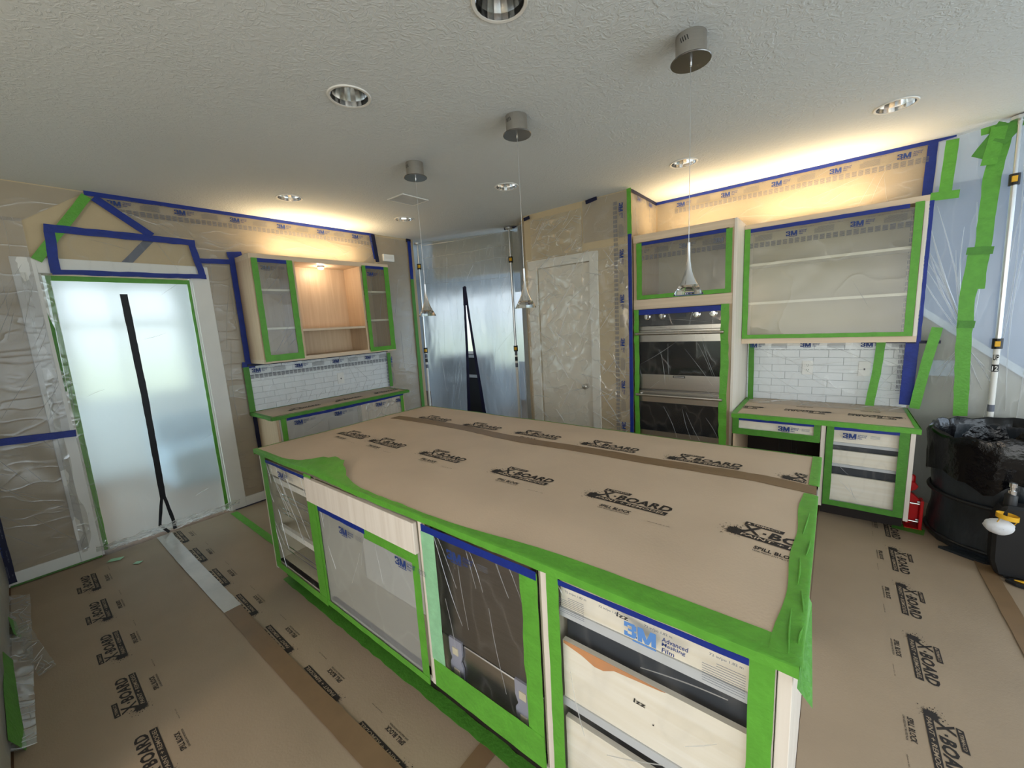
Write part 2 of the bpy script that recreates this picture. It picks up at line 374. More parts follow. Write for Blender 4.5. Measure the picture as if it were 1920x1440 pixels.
# ---- flat print: lettering and marks as thin decals
_dg = None
_tcache = {}
def text_geo(s, shear=0.0, bold=0.0):
    key = (s, shear, bold)
    if key in _tcache: return _tcache[key]
    c = bpy.data.curves.new('t', 'FONT'); c.body = s; c.size = 1; c.shear = shear; c.offset = bold; c.resolution_u = 2; c.space_character = 1.0+bold*1.5
    o = bpy.data.objects.new('t', c); COL.objects.link(o)
    me = bpy.data.meshes.new_from_object(o.evaluated_get(bpy.context.evaluated_depsgraph_get()))
    v = [tuple(q.co) for q in me.vertices]; f = [tuple(p.vertices) for p in me.polygons]
    bpy.data.objects.remove(o); bpy.data.curves.remove(c); bpy.data.meshes.remove(me)
    _tcache[key] = (v, f); return v, f
class Decal:
    def __init__(s): s.mb = MB(); s.n = 0
    def lift(s): s.n = (s.n+1) % 12; return s.n*0.00008
    def text(s, t, x, y, w, h, mi=0, shear=0.0, bold=0.0, z=0.0):
        v, f = text_geo(t, shear, bold); x0 = min(a[0] for a in v); x1 = max(a[0] for a in v); y0 = min(a[1] for a in v); y1 = max(a[1] for a in v)
        i = len(s.mb.v); k = w/(x1-x0); q = h/(y1-y0)
        s.mb.v += [(x+(a[0]-x0)*k, y+(a[1]-y0)*q, z) for a in v]
        for p in f: s.mb.f.append(tuple(i+n for n in p)); s.mb.mi.append(mi)
        return s
    def rect(s, x0, y0, x1, y1, mi=0, z=0.0, sh=0.0):
        d = (y1-y0)*sh
        n = max(1, int((x1-x0)/0.04))
        for k in range(n):
            a, b = x0+(x1-x0)*k/n, x0+(x1-x0)*(k+1)/n
            s.mb.quad((a, y0, z), (b, y0, z), (b+d, y1, z), (a+d, y1, z), mi)
        return s
    def poly(s, pts, mi=0, z=0.0):
        i = len(s.mb.v); s.mb.v += [(a, b, z) for a, b in pts]; s.mb.f.append(tuple(range(i, i+len(pts)))); s.mb.mi.append(mi); return s
    def put(s, name, mats, parent, O, u, v, clip=None, warp=None):
        """lay the print out at O with text direction u and upright direction v (world axes)"""
        u, v = Vector(u).normalized(), Vector(v).normalized(); n = u.cross(v); O = Vector(O)
        me = bpy.data.meshes.new(name)
        me.from_pydata([O+u*a[0]+v*a[1]+n*a[2] for a in s.mb.v], [], s.mb.f)
        for m in mats: me.materials.append(MAT[m])
        me.polygons.foreach_set('material_index', s.mb.mi)
        if clip:
            bm = bmesh.new(); bm.from_mesh(me)
            for co, no in clip:
                bmesh.ops.bisect_plane(bm, geom=bm.verts[:]+bm.edges[:]+bm.faces[:], plane_co=co, plane_no=no, clear_outer=True)
            bm.to_mesh(me); bm.free()
            if not me.polygons: bpy.data.meshes.remove(me); return None
        if warp:
            for q in me.vertices: q.co.z += warp(q.co.x, q.co.y)
        return link(name, me, parent)

def splat(dec, cx, cy, r, mi, seed):
    rnd = random.Random(seed); pts = []; n = 60
    for k in range(n):
        a = 2*math.pi*k/n
        rr = r*(0.62+0.16*rnd.random()) if k % 2 else r*(0.75+0.55*rnd.random()**2)
        pts.append((cx+rr*math.cos(a)*1.05, cy+rr*math.sin(a)))
    for k in range(n): dec.poly([(cx, cy), pts[k], pts[(k+1) % n]], mi)
    for _ in range(26):
        a = rnd.uniform(0.35*math.pi, 1.65*math.pi); q = r*rnd.uniform(1.1, 1.75); s_ = r*rnd.uniform(0.04, 0.12)
        x, y = cx+q*math.cos(a), cy+q*math.sin(a)*0.9
        dec.poly([(x-s_*1.3, y), (x, y-s_*0.6), (x+s_, y), (x, y+s_*0.6)], mi)
LOGO = Decal()
splat(LOGO, -0.008, 0.022, 0.030, 0, 4)
LOGO.rect(0.0, 0.0, 0.272, 0.026, 0, sh=0.2)
LOGO.text('PAINT + REMODEL', 0.006, 0.006, 0.262, 0.0145, 1, 0.15, 0.012, 0.0005)
LOGO.text('X', 0.004, 0.030, 0.052, 0.052, 0, 0.0, 0.03)
LOGO.text('BOARD', 0.077, 0.032, 0.204, 0.044, 0, 0.18, 0.035)
LOGO.rect(0.062, 0.049, 0.071, 0.058, 0)
LOGO.rect(0.006, 0.086, 0.112, 0.106, 0, sh=0.2)
LOGO.text('TRIMACO', 0.030, 0.091, 0.074, 0.0105, 1, 0.1, 0.012, 0.0005)
LOGO.poly([(0.014, 0.091), (0.025, 0.091), (0.0195, 0.101)], 1, 0.0005)
SLOGAN = Decal()
SLOGAN.text('SPILL BLOCK', 0.05, -0.052, 0.118, 0.019, 0, 0.15, 0.03)
SLOGAN.text('LEAK RESISTANT PROTECTION', 0.05, -0.064, 0.118, 0.0065, 0, 0.0, 0.01)
NOTE = Decal(); NOTE.text('xboard 35 x 50', 0.235, -0.070, 0.075, 0.0045, 0, 0.0, 0.0)
def logo_print(parent, O, u, v, clip=None, warp=None, ink='ink', slogan=True, paper='paper_gap'):
    LOGO.put('printed_logo', [ink, paper], parent, O, u, v, clip, warp)
    if slogan:
        SLOGAN.put('printed_slogan', [ink], parent, O, u, v, clip, warp); NOTE.put('printed_note', [ink], parent, O, u, v, clip, warp)
def m3(d, x, y, h, mi=0):
    """the bold maker's mark on the film, drawn as block strokes"""
    k = h/0.036; w3, wm, xm = 0.031*k, 0.042*k, x+0.0325*k
    for x0, y0, x1, y1 in ((0.0, 0.80, 0.82, 1.0), (0.0, 0.0, 0.82, 0.20), (0.30, 0.42, 0.80, 0.58), (0.60, 0.55, 0.95, 0.92), (0.60, 0.08, 0.95, 0.45), (0.0, 0.66, 0.28, 0.82), (0.0, 0.18, 0.28, 0.34)):
        d.rect(x+x0*w3, y+y0*h, x+x1*w3, y+y1*h, mi, z=d.lift())
    for pts in (((0, 0), (0.25, 0), (0.25, 1), (0, 1)), ((0.75, 0), (1, 0), (1, 1), (0.75, 1)), ((0.0, 1), (0.40, 0), (0.60, 0), (0.30, 1)), ((0.70, 1), (0.40, 0), (0.60, 0), (1.0, 1))):
        d.poly([(xm+p*wm, y+q*h) for p, q in pts], mi, z=d.lift())
    d.rect(x+0.020*k, y-0.0075*k, x+0.0745*k, y-0.0035*k, mi)
FPRINT = Decal()      # one repeat of the film's printed border, 0.40 m long; origin at its upper edge, v downwards negative
FPRINT.text('72 in/po 1.82 m', 0.125, -0.013, 0.085, 0.008, 1); FPRINT.text('72 in/po 1.82 m', 0.30, -0.013, 0.085, 0.008, 1)
m3(FPRINT, 0.03, -0.060, 0.036)
for k, w_ in enumerate(('Advanced', 'Masking', 'Film')):
    FPRINT.text(w_, 0.116, -0.033-0.0125*k, (0.05, 0.046, 0.024)[k], 0.0105, 0, 0.1, 0.02)
for k in range(9): FPRINT.rect(0.215 if k > 1 else 0.235, -0.024-0.0052*k, 0.335, -0.0225-0.0052*k, 1)
for k in range(10):
    x = 0.01+0.04*k
    for q in range(5): FPRINT.rect(x, -0.085-0.008*q, x+0.030, -0.081-0.008*q, 1)
FLOGO = Decal(); m3(FLOGO, 0.0, -0.050, 0.036)
for k, w_ in enumerate(('Advanced', 'Masking', 'Film')):
    FLOGO.text(w_, 0.082, -0.026-0.0125*k, (0.05, 0.046, 0.024)[k], 0.0105, 0, 0.1, 0.02)
for k in range(4):
    FLOGO.rect(0.15, -0.02-0.006*k, 0.20, -0.0185-0.006*k, 1)
def film_print(parent, O, u, v, n, mats=('print_blue', 'print_grey'), clip=None):
    u_ = Vector(u).normalized()
    for k in range(n): FPRINT.put('film_print', list(mats), parent, Vector(O)+u_*(0.40*k), u, v, clip)

X_, Y_, Z_ = Vector((1, 0, 0)), Vector((0, 1, 0)), Vector((0, 0, 1))
# ------------------------------------------------------------------ the setting
XW, YP, YB, ZC = -4.38, 3.73, 4.42, 2.745
floor_o = struct(box(-8.2, 3.4, -2.4, 7.2, -0.03, 0.0).build('floor', 'subfloor'))
DOWN = [(-0.993, 1.282), (-1.907, 1.228), (0.212, 3.470), (-0.974, 3.450), (-2.228, 2.835), (-3.62, 1.665), (-3.60, 2.81)]
def ceiling():
    c = bpy.data.curves.new('ceiling', 'CURVE'); c.dimensions = '2D'; c.fill_mode = 'BOTH'; c.extrude = 0.006
    def spl(pts):
        s = c.splines.new('POLY'); s.points.add(len(pts)-1)
        for p, (x, y) in zip(s.points, pts): p.co = (x, y, 0, 1)
        s.use_cyclic_u = True
    spl([(-8.2, -2.4), (3.4, -2.4), (3.4, 7.2), (-8.2, 7.2)])
    for x, y in DOWN: spl([(x+0.0885*math.cos(a*math.pi/20), y+0.0885*math.sin(a*math.pi/20)) for a in range(40)])
    o = bpy.data.objects.new('tmp', c); COL.objects.link(o)
    me = bpy.data.meshes.new_from_object(o.evaluated_get(bpy.context.evaluated_depsgraph_get()))
    bpy.data.objects.remove(o); bpy.data.curves.remove(c)
    me.materials.clear(); me.materials.append(MAT['ceiling_plaster'])
    return struct(link('ceiling', me, None, (0, 0, ZC+0.006)))
ceiling()
# left wall with the cased opening into the side room
OY0, OY1, OZ = 0.22, 1.09, 2.14
wl = MB().box(-4.50, XW, -2.4, OY0, 0, ZC).box(-4.50, XW, OY1, 3.50, 0, ZC).box(-4.50, XW, OY0, OY1, OZ, ZC)
wl.box(-4.47, XW+0.0, 3.50, 3.52, 0, ZC)
struct(wl.build('wall_left', 'wall_paint'), 'tan painted wall with the cased opening')
struct(box(-4.38, -1.95, -0.36, -0.245, 0, 2.05).build('wall_near', 'wall_paint'))
struct(box(0.3, 3.4, 6.2, 6.3, 0, ZC).build('wall_stair', 'stair_paint'))
wp = MB().box(-2.72, -2.575, YP, YP+0.12, 0, ZC).box(-1.935, -1.52, YP, YP+0.12, 0, ZC).box(-2.575, -1.935, YP, YP+0.12, 2.17, ZC).box(-1.64, -1.52, YP+0.12, YB+0.1, 0, ZC)
wp.prism([(-2.72, 3.73), (-2.60, 3.85), (-3.02, 4.22), (-3.10, 4.12)], 0, ZC, 2)
struct(wp.build('wall_pantry', 'wall_paint'))
wb = MB().box(-1.64, 0.52, YB, YB+0.12, 0, ZC)
wb.prism([(0.52, 0), (1.9, 0), (1.9, 0.30), (0.52, 1.50)], YB, YB+0.12, 1)
struct(wb.build('wall_back', 'wall_paint'))
# hall and side room behind the film
wh = MB().box(-8.2, -7.15, 6.5, 6.6, 0, ZC).box(-4.6, -1.6, 6.5, 6.6, 0, ZC).box(-7.15, -4.6, 6.5, 6.6, 0, 0.75).box(-7.15, -4.6, 6.5, 6.6, 2.25, ZC)
wh.box(-8.2, -4.50, 3.50, 3.60, 0, ZC).box(-8.3, -8.2, 3.5, 6.6, 0, ZC)
struct(wh.build('wall_hall', 'wall_white'), 'pale walls of the hall behind the film')
struct(MB().prism([(-4.36, 3.86), (-3.02, 4.34), (-3.02, 4.46), (-4.36, 3.98)], 2.25, ZC, 2).build('wall_header', 'wall_paint'), 'dropped header over the hall opening')
ws = MB().box(-7.5, -7.4, -1.5, 0.42, 0, ZC).box(-7.5, -7.4, 1.52, 3.5, 0, ZC).box(-7.5, -7.4, 0.42, 1.52, 0, 0.95).box(-7.5, -7.4, 0.42, 1.52, 2.35, ZC).box(-8.2, -4.5, -1.6, -1.5, 0, ZC)
struct(ws.build('wall_side_room', 'wall_white'), 'pale walls of the side room')
wf = struct(MB().box(-7.47, -7.43, 0.42, 1.52, 0.95, 0.99).box(-7.47, -7.43, 0.42, 1.52, 2.31, 2.35).box(-7.47, -7.43, 0.42, 0.46, 0.95, 2.35).box(-7.47, -7.43, 1.48, 1.52, 0.95, 2.35).build('window_1', 'trim_white'), 'white framed window in the side room')
box(-7.47, -7.43, 0.46, 1.48, 1.83, 1.90).build('transom_bar', 'trim_white', wf)
box(-7.47, -7.43, 0.90, 0.97, 0.99, 2.31).build('mullion', 'trim_white', wf)
w2 = struct(MB().box(-7.15, -4.6, 6.52, 6.56, 0.75, 0.80).box(-7.15, -4.6, 6.52, 6.56, 2.20, 2.25).build('window_2', 'trim_white'), 'wide white framed window in the hall')
for x in (-7.13, -6.3, -5.45, -4.64): box(x, x+0.05, 6.52, 6.56, 0.80, 2.20).build('mullion', 'trim_white', w2)
# casings, pantry door, sloping cap, baseboards
cs = MB().box(XW, XW+0.018, 0.105, OY0+0.0, 0, 2.245).box(XW, XW+0.018, OY1, 1.215, 0, 2.245).box(XW, XW+0.018, OY0, OY1, OZ, 2.245)
cs.box(-4.50, XW, OY0, OY0+0.014, 0, OZ).box(-4.50, XW, OY1-0.014, OY1, 0, OZ)
struct(cs.build('trim_1', 'trim_white', bevel=0.003), 'white casing around the opening')
struct(MB().box(-2.69, -2.575, YP-0.018, YP, 0, 2.255).box(-1.935, -1.845, YP-0.018, YP, 0, 2.255).box(-2.575, -1.935, YP-0.018, YP, 2.17, 2.255).build('trim_2', 'trim_white', bevel=0.003), 'white casing of the pantry door')
dr = struct(box(-2.568, -1.942, YP+0.012, YP+0.05, 0.008, 2.163).build('door_1', 'door_white', bevel=0.003), 'flat white pantry door behind film')
for z in (1.90, 1.07, 0.25): MB().lathe([(0.0, -0.045), (0.007, -0.045), (0.007, 0.045), (0, 0.045)], 10, (-2.575, YP-0.004, z)).build('hinge', 'nickel', dr)
kn = MB().lathe([(0, 0), (0.026, 0), (0.026, 0.006), (0.010, 0.010), (0.010, 0.030), (0.024, 0.038), (0.029, 0.052), (0.020, 0.066), (0, 0.070)], 20)
kn.v = [(-2.015+a, YP+0.012-c, 0.905+b) for a, b, c in kn.v]; kn.build('door_knob', 'nickel', dr, smooth=True)
sl = MB().prism([(0.50, 1.505), (1.9, 0.29), (1.9, 0.35), (0.50, 1.565)], YB-0.03, YB+0.15, 1)
struct(sl.build('trim_3', 'trim_white'), 'white sloping cap on the low stair wall')
struct(box(XW, XW+0.014, -0.245, 0.105, 0, 0.095).build('baseboard_left', 'trim_white', bevel=0.002))
struct(box(XW, XW+0.014, 1.215, 1.415, 0, 0.095).build('baseboard_buffet', 'trim_white', bevel=0.002))

# ------------------------------------------------------------------ ceiling fittings
def downlight():
    t = thing('recessed_downlight', '', 'downlight', (0, 0, 0), 'recessed downlights')
    MB().lathe([(0.086, 0.004), (0.088, -0.004), (0.099, -0.005), (0.102, 0.0)], 40).build('trim_ring', 'trim_white', t, smooth=True).location = (0, 0, 0)
    MB().lathe([(0.086, -0.003), (0.085, 0.02), (0.070, 0.085), (0.052, 0.13)], 20).build('reflector', 'reflector', t).location = (0, 0, 0)
    MB().lathe([(0.052, 0.13), (0.045, 0.118), (0.02, 0.105), (0, 0.102)], 20).build('lamp', 'lamp_off', t, smooth=True).location = (0, 0, 0)
    return t
dl = downlight()
DLAB = ['chrome downlight cut by the top edge of the picture', 'chrome recessed downlight over the island, nearest the sprayer-free left ceiling', 'chrome downlight in front of the shelf cabinet at the stair end', 'chrome downlight in front of the tall oven cabinet', 'chrome downlight beside the middle pendant, towards the pantry', 'chrome downlight above the zipped side door end of the display cabinet', 'chrome downlight beyond the ceiling grille, by the hall film']
DLAB[1] = 'large chrome downlight alone in the plain ceiling left of the pendants'
for k, (x, y) in enumerate(DOWN):
    if k == 0: dl.location = (x, y, ZC); dl['label'] = DLAB[0]
    else: copy_tree(dl, (x, y, ZC), DLAB[k])

def pendant():
    t = thing('pendant_lamp', '', 'pendant lamp', (0, 0, 0), 'pendant lamps over the island')
    c = MB().lathe([(0.001, 0.0), (0.060, 0.0), (0.060, -0.092), (0.001, -0.092)], 40).build('canopy', 'nickel', t, smooth=True); c.location = (0, 0, 0)
    for k in range(8):
        a = math.radians((-118 if k < 4 else 62)+(k % 4)*9); s = MB()
        for q, (dz) in enumerate((-0.022, -0.040)):
            pass
        r = 0.0606; a2 = a+0.10
        s.quad((r*math.cos(a), r*math.sin(a), -0.020), (r*math.cos(a+0.055), r*math.sin(a+0.055), -0.020), (r*math.cos(a2+0.055), r*math.sin(a2+0.055), -0.040), (r*math.cos(a2), r*math.sin(a2), -0.040))
        o = s.build('vent_slot', 'plastic_black', c); o.location = (0, 0, 0)
    d = MB().lathe([(0, -0.092), (0.078, -0.092), (0.080, -0.095), (0.078, -0.098), (0, -0.098)], 40).build('cover_disc', 'steel_dark', t, smooth=True); d.location = (0, 0, 0)
    g = MB().lathe([(0, -0.098), (0.006, -0.098), (0.005, -0.112), (0, -0.113)], 12).build('cord_grip', 'chrome', t); g.location = (0, 0, 0)
    MB().tube([(0, 0, -0.11), (0.0005, 0, -0.5), (0, 0, -0.823)], 0.0013, 6).build('cord', 'zinc', t).location = (0, 0, 0)
    pr = [(0.004, -0.820), (0.0062, -0.822), (0.0064, -0.850), (0.0070, -0.880), (0.0092, -0.908), (0.0140, -0.938), (0.0220, -0.966), (0.0315, -0.990), (0.0410, -1.008), (0.0400, -1.008), (0.030, -0.988), (0.012, -0.945)]
    MB().lathe(pr, 36).build('shade', 'chrome', t, smooth=True).location = (0, 0, 0)
    gp = [(0.0, -1.020), (0.030, -1.020), (0.0405, -1.0085), (0.0425, -1.010), (0.0630, -1.049), (0.0635, -1.051), (0.0, -1.051)]
    MB().lathe(gp, 36).build('glass_diffuser', 'clear_glass', t, smooth=True).location = (0, 0, 0)
    return t
pd = pendant(); pd.location = (-0.53, 1.965, ZC); pd['label'] = 'pendant lamp hanging before the tall oven cabinet, largest of three'
copy_tree(pd, (-1.45, 1.965, ZC), 'middle pendant lamp, hanging before the pantry door')
copy_tree(pd, (-2.35, 1.965, ZC), 'smallest pendant lamp, hanging at the hall film end')
t = thing('ceiling_speaker', 'flat square white grille in the ceiling near the smallest pendant', 'grille', (-3.035, 2.432, ZC))
MB().box(-3.145, -2.925, 2.29, 2.30, ZC-0.008, ZC).box(-3.145, -2.925, 2.565, 2.575, ZC-0.008, ZC).box(-3.145, -3.135, 2.30, 2.565, ZC-0.008, ZC).box(-2.935, -2.925, 2.30, 2.565, ZC-0.008, ZC).build('frame', 'trim_white', t)
box(-3.135, -2.935, 2.30, 2.565, ZC-0.006, ZC-0.001).build('grille_cloth', 'grout', t)

# ------------------------------------------------------------------ island
IX0, IX1, IY0, IY1, IT = -2.85, -0.02, 0.878, 2.285, 0.905
FY = 0.897            # face of the island cabinets
def cabinet_box(mb, x0, x1, y0, y1, z0, z1, t=0.018, back=True):
    mb.box(x0, x0+t, y0, y1, z0, z1).box(x1-t, x1, y0, y1, z0, z1).box(x0+t, x1-t, y0, y1, z0, z0+t).box(x0+t, x1-t, y0, y1, z1-t, z1)
    if back: mb.box(x0+t, x1-t, y1-t, y1, z0+t, z1-t)
isl = thing('kitchen_island', 'large maple kitchen island with its doors off and openings taped', 'island', (-1.43, 1.57, 0))
box(-2.76, -0.12, 0.962, 2.20, 0, 0.150).build('toe_kick', 'toe_kick', isl)
box(-2.822, -2.795, FY-0.004, 2.24, 0.10, 0.886).build('end_panel', 'maple_pale', isl, bevel=0.0015)
box(-0.056, -0.030, FY-0.004, 2.24, 0.0, 0.886).build('end_panel', 'maple_pale', isl, bevel=0.0015)
for x0, x1 in ((-2.79, -2.12), (-2.115, -1.235), (-1.220, -0.650), (-0.635, -0.06)):
    mb = MB(); cabinet_box(mb, x0, x1, FY+0.004, 1.50, 0.150, 0.886); mb.build('carcass', 'cabinet_inside', isl)
box(-2.80, -0.05, 1.52, 2.22, 0.150, 0.886).build('rear_body', 'maple', isl)
for x0, x1 in ((-1.235, -1.213), (-0.655, -0.632)): box(x0, x1, FY-0.004, FY+0.03, 0.150, 0.886).build('stile', 'maple_pale', isl)
box(-2.795, -0.056, FY-0.002, FY+0.03, 0.150, 0.168).build('bottom_rail', 'maple_pale', isl)
box(-0.105, -0.058, FY-0.002, FY+0.03, 0.135, 0.886).build('stile', 'maple_pale', isl)
box(-2.165, -1.243, FY-0.024, FY-0.004, 0.735, 0.868).build('false_drawer_front', 'maple_pale', isl, bevel=0.002)
# bay 1: pull-out wire shelves, bay 2: sink base, bay 4: drawers
for k, z in enumerate((0.24, 0.37, 0.50, 0.60, 0.70)):
    if k in (1, 4): box(-2.76, -2.14, FY+0.03, FY+0.05, z, z+0.035).build('pull_out_front', 'shelf_white', isl)
    else:
        mb = MB()
        for q in range(3): mb.tube([(-2.76, FY+0.04+0.11*q, z), (-2.14, FY+0.04+0.11*q, z)], 0.004, 6)
        mb.tube([(-2.75, FY+0.04, z+0.03), (-2.15, FY+0.04, z+0.03)], 0.004, 6); mb.build('wire_shelf', 'chrome', isl)
box(-2.76, -2.14, FY+0.01, FY+0.03, 0.765, 0.85).build('drawer_front', 'birch_box', isl)
box(-2.09, -1.26, FY+0.22, FY+0.235, 0.17, 0.72).build('sink_base_panel', 'shelf_white', isl)
def drawer(parent, x0, x1, y, z0, z1, depth=0.40, rail=0.028, red=False):
    d = box(x0, x1, y, y+0.016, z0, z1).build('drawer_box', 'birch_box', parent)
    box(x0+0.016, x1-0.016, y+0.016, y+depth, z0, z0+0.012).build('drawer_floor', 'birch_box', d)
    box(x0-0.004, x1+0.004, y-0.004, y+0.03, z0-rail, z0-0.001).build('drawer_slide', 'slide_grey', d)
    return d
box(-0.60, -0.09, FY+0.05, FY+0.06, 0.17, 0.85).build('drawer_bay_back', 'dark_gap', isl)
drawer(isl, -0.595, -0.095, FY+0.012, 0.775, 0.868)
drawer(isl, -0.595, -0.095, FY+0.012, 0.468, 0.664)
drawer(isl, -0.595, -0.095, FY+0.012, 0.172, 0.395, rail=0.004)
MB().prism([(-0.592, 0.660), (-0.592, 0.655), (-0.53, 0.643), (-0.49, 0.628), (-0.462, 0.630), (-0.43, 0.648), (-0.36, 0.655), (-0.30, 0.661), (-0.29, 0.6635), (-0.592, 0.6635)], FY+0.0105, FY+0.0118, 1).build('glue_stain', 'stain', isl)
dh = Decal(); dh.text('Izz', 0, 0, 0.034, 0.013, 0, 0.1, 0.02); dh.rect(0.052, -0.04, 0.056, -0.036)
dh.put('pencil_note', ['marker_black'], isl, (-0.375, FY+0.0098, 0.585), X_, Z_)
dh.put('pencil_note', ['marker_black'], isl, (-0.412, FY-0.0065, 0.838), X_, Z_)
# dishwasher behind film in bay 3
dw = thing('dishwasher', 'dark steel dishwasher body in the third island bay behind film', 'dishwasher', (-0.935, 1.0, 0.17))
box(-1.19, -0.68, FY+0.035, FY+0.45, 0.17, 0.868).build('body', 'steel_dark', dw)
box(-1.185, -0.685, FY+0.020, FY+0.034, 0.40, 0.86).build('door_panel', 'steel_dark', dw, bevel=0.003)
box(-1.185, -0.685, FY+0.022, FY+0.034, 0.175, 0.392).build('lower_panel', 'steel', dw, bevel=0.003)
for x in (-1.13, -0.80):
    b = MB().prism([(x, 0.22), (x+0.07, 0.22), (x+0.07, 0.30), (x+0.06, 0.32), (x+0.07, 0.35), (x+0.07, 0.41), (x, 0.41), (x, 0.35), (x+0.012, 0.32), (x, 0.30)], FY+0.012, FY+0.020, 1).build('door_bracket', 'bracket_grey', dw)
    for z in (0.25, 0.345): box(x+0.02, x+0.05, FY+0.009, FY+0.012, z, z+0.03).build('pad', 'cabinet_inside', b)
ct = tag(box(IX0, IX1, IY0, IY1, 0.886, IT).build('island_countertop', 'countertop', bevel=0.003), 'stone worktop of the island, wholly under cardboard', 'countertop')
# cardboard on the island
def top_wave(x, y): return 0.0035*noise.noise(Vector((x*2.2, y*2.2, 1.3)))+0.002*noise.noise(Vector((x*5, y*5, 7.0)))
def sheet(name, x0, x1, y0, y1, z, wave, m, parent, th=0.0022, res=0.05):
    nu, nv = max(2, int((x1-x0)/res)), max(2, int((y1-y0)/res)); mb = MB()
    for i in range(nu+1):
        for j in range(nv+1):
            x, y = x0+(x1-x0)*i/nu, y0+(y1-y0)*j/nv; mb.v.append((x, y, z+wave(x, y)))
    n = len(mb.v); mb.v += [(a, b, c-th) for a, b, c in mb.v]
    for i in range(nu):
        for j in range(nv):
            a = i*(nv+1)+j; mb.f.append((a, a+nv+1, a+nv+2, a+1)); mb.f.append((n+a, n+a+1, n+a+nv+2, n+a+nv+1)); mb.mi += [0, 0]
    for i in range(nu):
        for j in (0, nv):
            a = i*(nv+1)+j; mb.f.append((a, a+nv+1, n+a+nv+1, n+a)); mb.mi.append(0)
    for j in range(nv):
        for i in (0, nu):
            a = i*(nv+1)+j; mb.f.append((a, a+1, n+a+1, n+a)); mb.mi.append(0)
    return mb.build(name, m, parent, smooth=True)
IZ = 0.927
def cover_wave(x, y):
    e_ = min(1, (x-IX0)/0.25, (IX1-x)/0.2, (y-IY0)/0.2, (IY1-y)/0.2); e_ = max(0, e_)
    return top_wave(x, y)-(1-e_)*0.015
cv = thing('island_cardboard_cover', 'printed brown cardboard covering the whole island top, edged with green tape', 'cardboard', (-1.43, 1.57, IT))
sheet('cardboard_panel', IX0+0.004, IX1-0.004, 1.835, IY1-0.004, IZ, cover_wave, 'cardboard', cv)
sheet('cardboard_panel', IX0+0.004, IX1-0.004, IY0+0.004, 1.835, IZ, cover_wave, 'cardboard', cv)
def seam_y(x): return 1.838+0.012*math.sin(x*2.6+0.4)-0.010*math.exp(-((x+1.45)/0.35)**2)*4
def path_on_cover(pts, dz=0.0012): return [(x, y, IZ+cover_wave(x, y)+dz) for x, y in pts]
strip('seam_tape', path_on_cover([(IX0+0.15+0.1*k, seam_y(IX0+0.15+0.1*k)) for k in range(27)]+[(IX1-0.003, seam_y(IX1))]), 0.085, Z_, 'brown_tape', cv, jit=0.002, seed=2)
LZ = IZ+0.0014
clipR = [((-0.058, 0, 0), (1, 0, 0))]
for x in (-0.205, -0.70, -1.20, -1.735, -2.235, -2.62):
    logo_print(cv, (x, 1.325, LZ), X_, Y_, clipR if x > -0.4 else None, cover_wave)
for x in (-0.108, -0.57, -1.04, -1.51, -1.97, -2.455):
    logo_print(cv, (x, 1.895, LZ), X_, Y_, clipR if x > -0.4 else None, cover_wave, slogan=True)
# green edge tape: wraps the front and right edges
def edge_tape(name, P0, P1, wtop, side, down, parent, seed, bulge=None, m='green_tape', inset=None):
    """tape folded over the cover's edge: a strip on top and a skirt below it; P on the top edge, side points inward"""
    P0, P1, side = Vector(P0), Vector(P1), Vector(side); L = (P1-P0).length; n = max(8, int(L/0.035)); mb = MB(); rnd = random.Random(seed)
    for k in range(n+1):
        t = k/n; p = P0.lerp(P1, t); w = wtop*(1+rnd.uniform(-0.05, 0.05)); hump = 0
        if inset: w = inset(t)
        rows = []
        for q in range(5):
            s = q/4; pos = p+side*(w*s)
            zz = IZ+cover_wave(min(max(pos.x, IX0+0.004), IX1-0.004), min(max(pos.y, IY0+0.004), IY1-0.004))+0.0016 if bulge is not None else pos.z
            if bulge: zz += bulge(t, s)
            rows.append((pos.x, pos.y, zz+rnd.uniform(0, 0.0008)))
        out = Vector(rows[0])-side*0.004
        mb.v += [tuple(out+Vector((0, 0, -down*(1+rnd.uniform(-0.06, 0.06))))), (out.x, out.y, out.z-0.002)]+rows
    for k in range(n):
        for q in range(6):
            a = k*7+q; mb.f.append((a, a+7, a+8, a+1)); mb.mi.append(0)
    return mb.build(name, m, parent, smooth=True)
def hump(t, s):
    x = t*2.83
    return 0.034*math.exp(-((x-0.80)/0.20)**2)*(0.35+0.65*s)*(1+0.5*noise.noise(Vector((x*14, s*3, 0))))+0.006*abs(noise.noise(Vector((x*9, s*4, 2))))*(1 if 0.4 < x < 1.6 else 0.25)
def front_inset(t):
    x = t*2.83
    k = min(1, max(0, (x-1.65)/0.75)); return 0.018+0.048*k*k*(3-2*k)+math.exp(-((x-0.82)/0.21)**2)*(0.115+0.05*noise.noise(Vector((x*11, 0, 3)))+0.03*noise.noise(Vector((x*27, 0, 5))))
edge_tape('edge_tape', (IX0, IY0, IZ), (IX1, IY0, IZ), 0.05, (0, 1, 0), 0.026, cv, 5, hump, inset=front_inset)
def right_inset(t): return 0.044+0.004*math.sin(t*17)+0.010*max(0, 1-t*6)
edge_tape('edge_tape', (IX1, IY0, IZ), (IX1, 1.79, IZ), 0.05, (-1, 0, 0), 0.036, cv, 6, lambda t, s: 0.004*abs(noise.noise(Vector((t*22, s*5, 4)))), inset=right_inset)
edge_tape('edge_tape', (IX1, 1.885, IZ), (IX1, IY1, IZ), 0.045, (-1, 0, 0), 0.036, cv, 7, lambda t, s: 0.001, inset=lambda t: 0.03)
edge_tape('edge_tape', (IX1, IY1, IZ), (IX0, IY1, IZ), 0.02, (0, -1, 0), 0.036, cv, 8, lambda t, s: 0.0, inset=lambda t: 0.006)
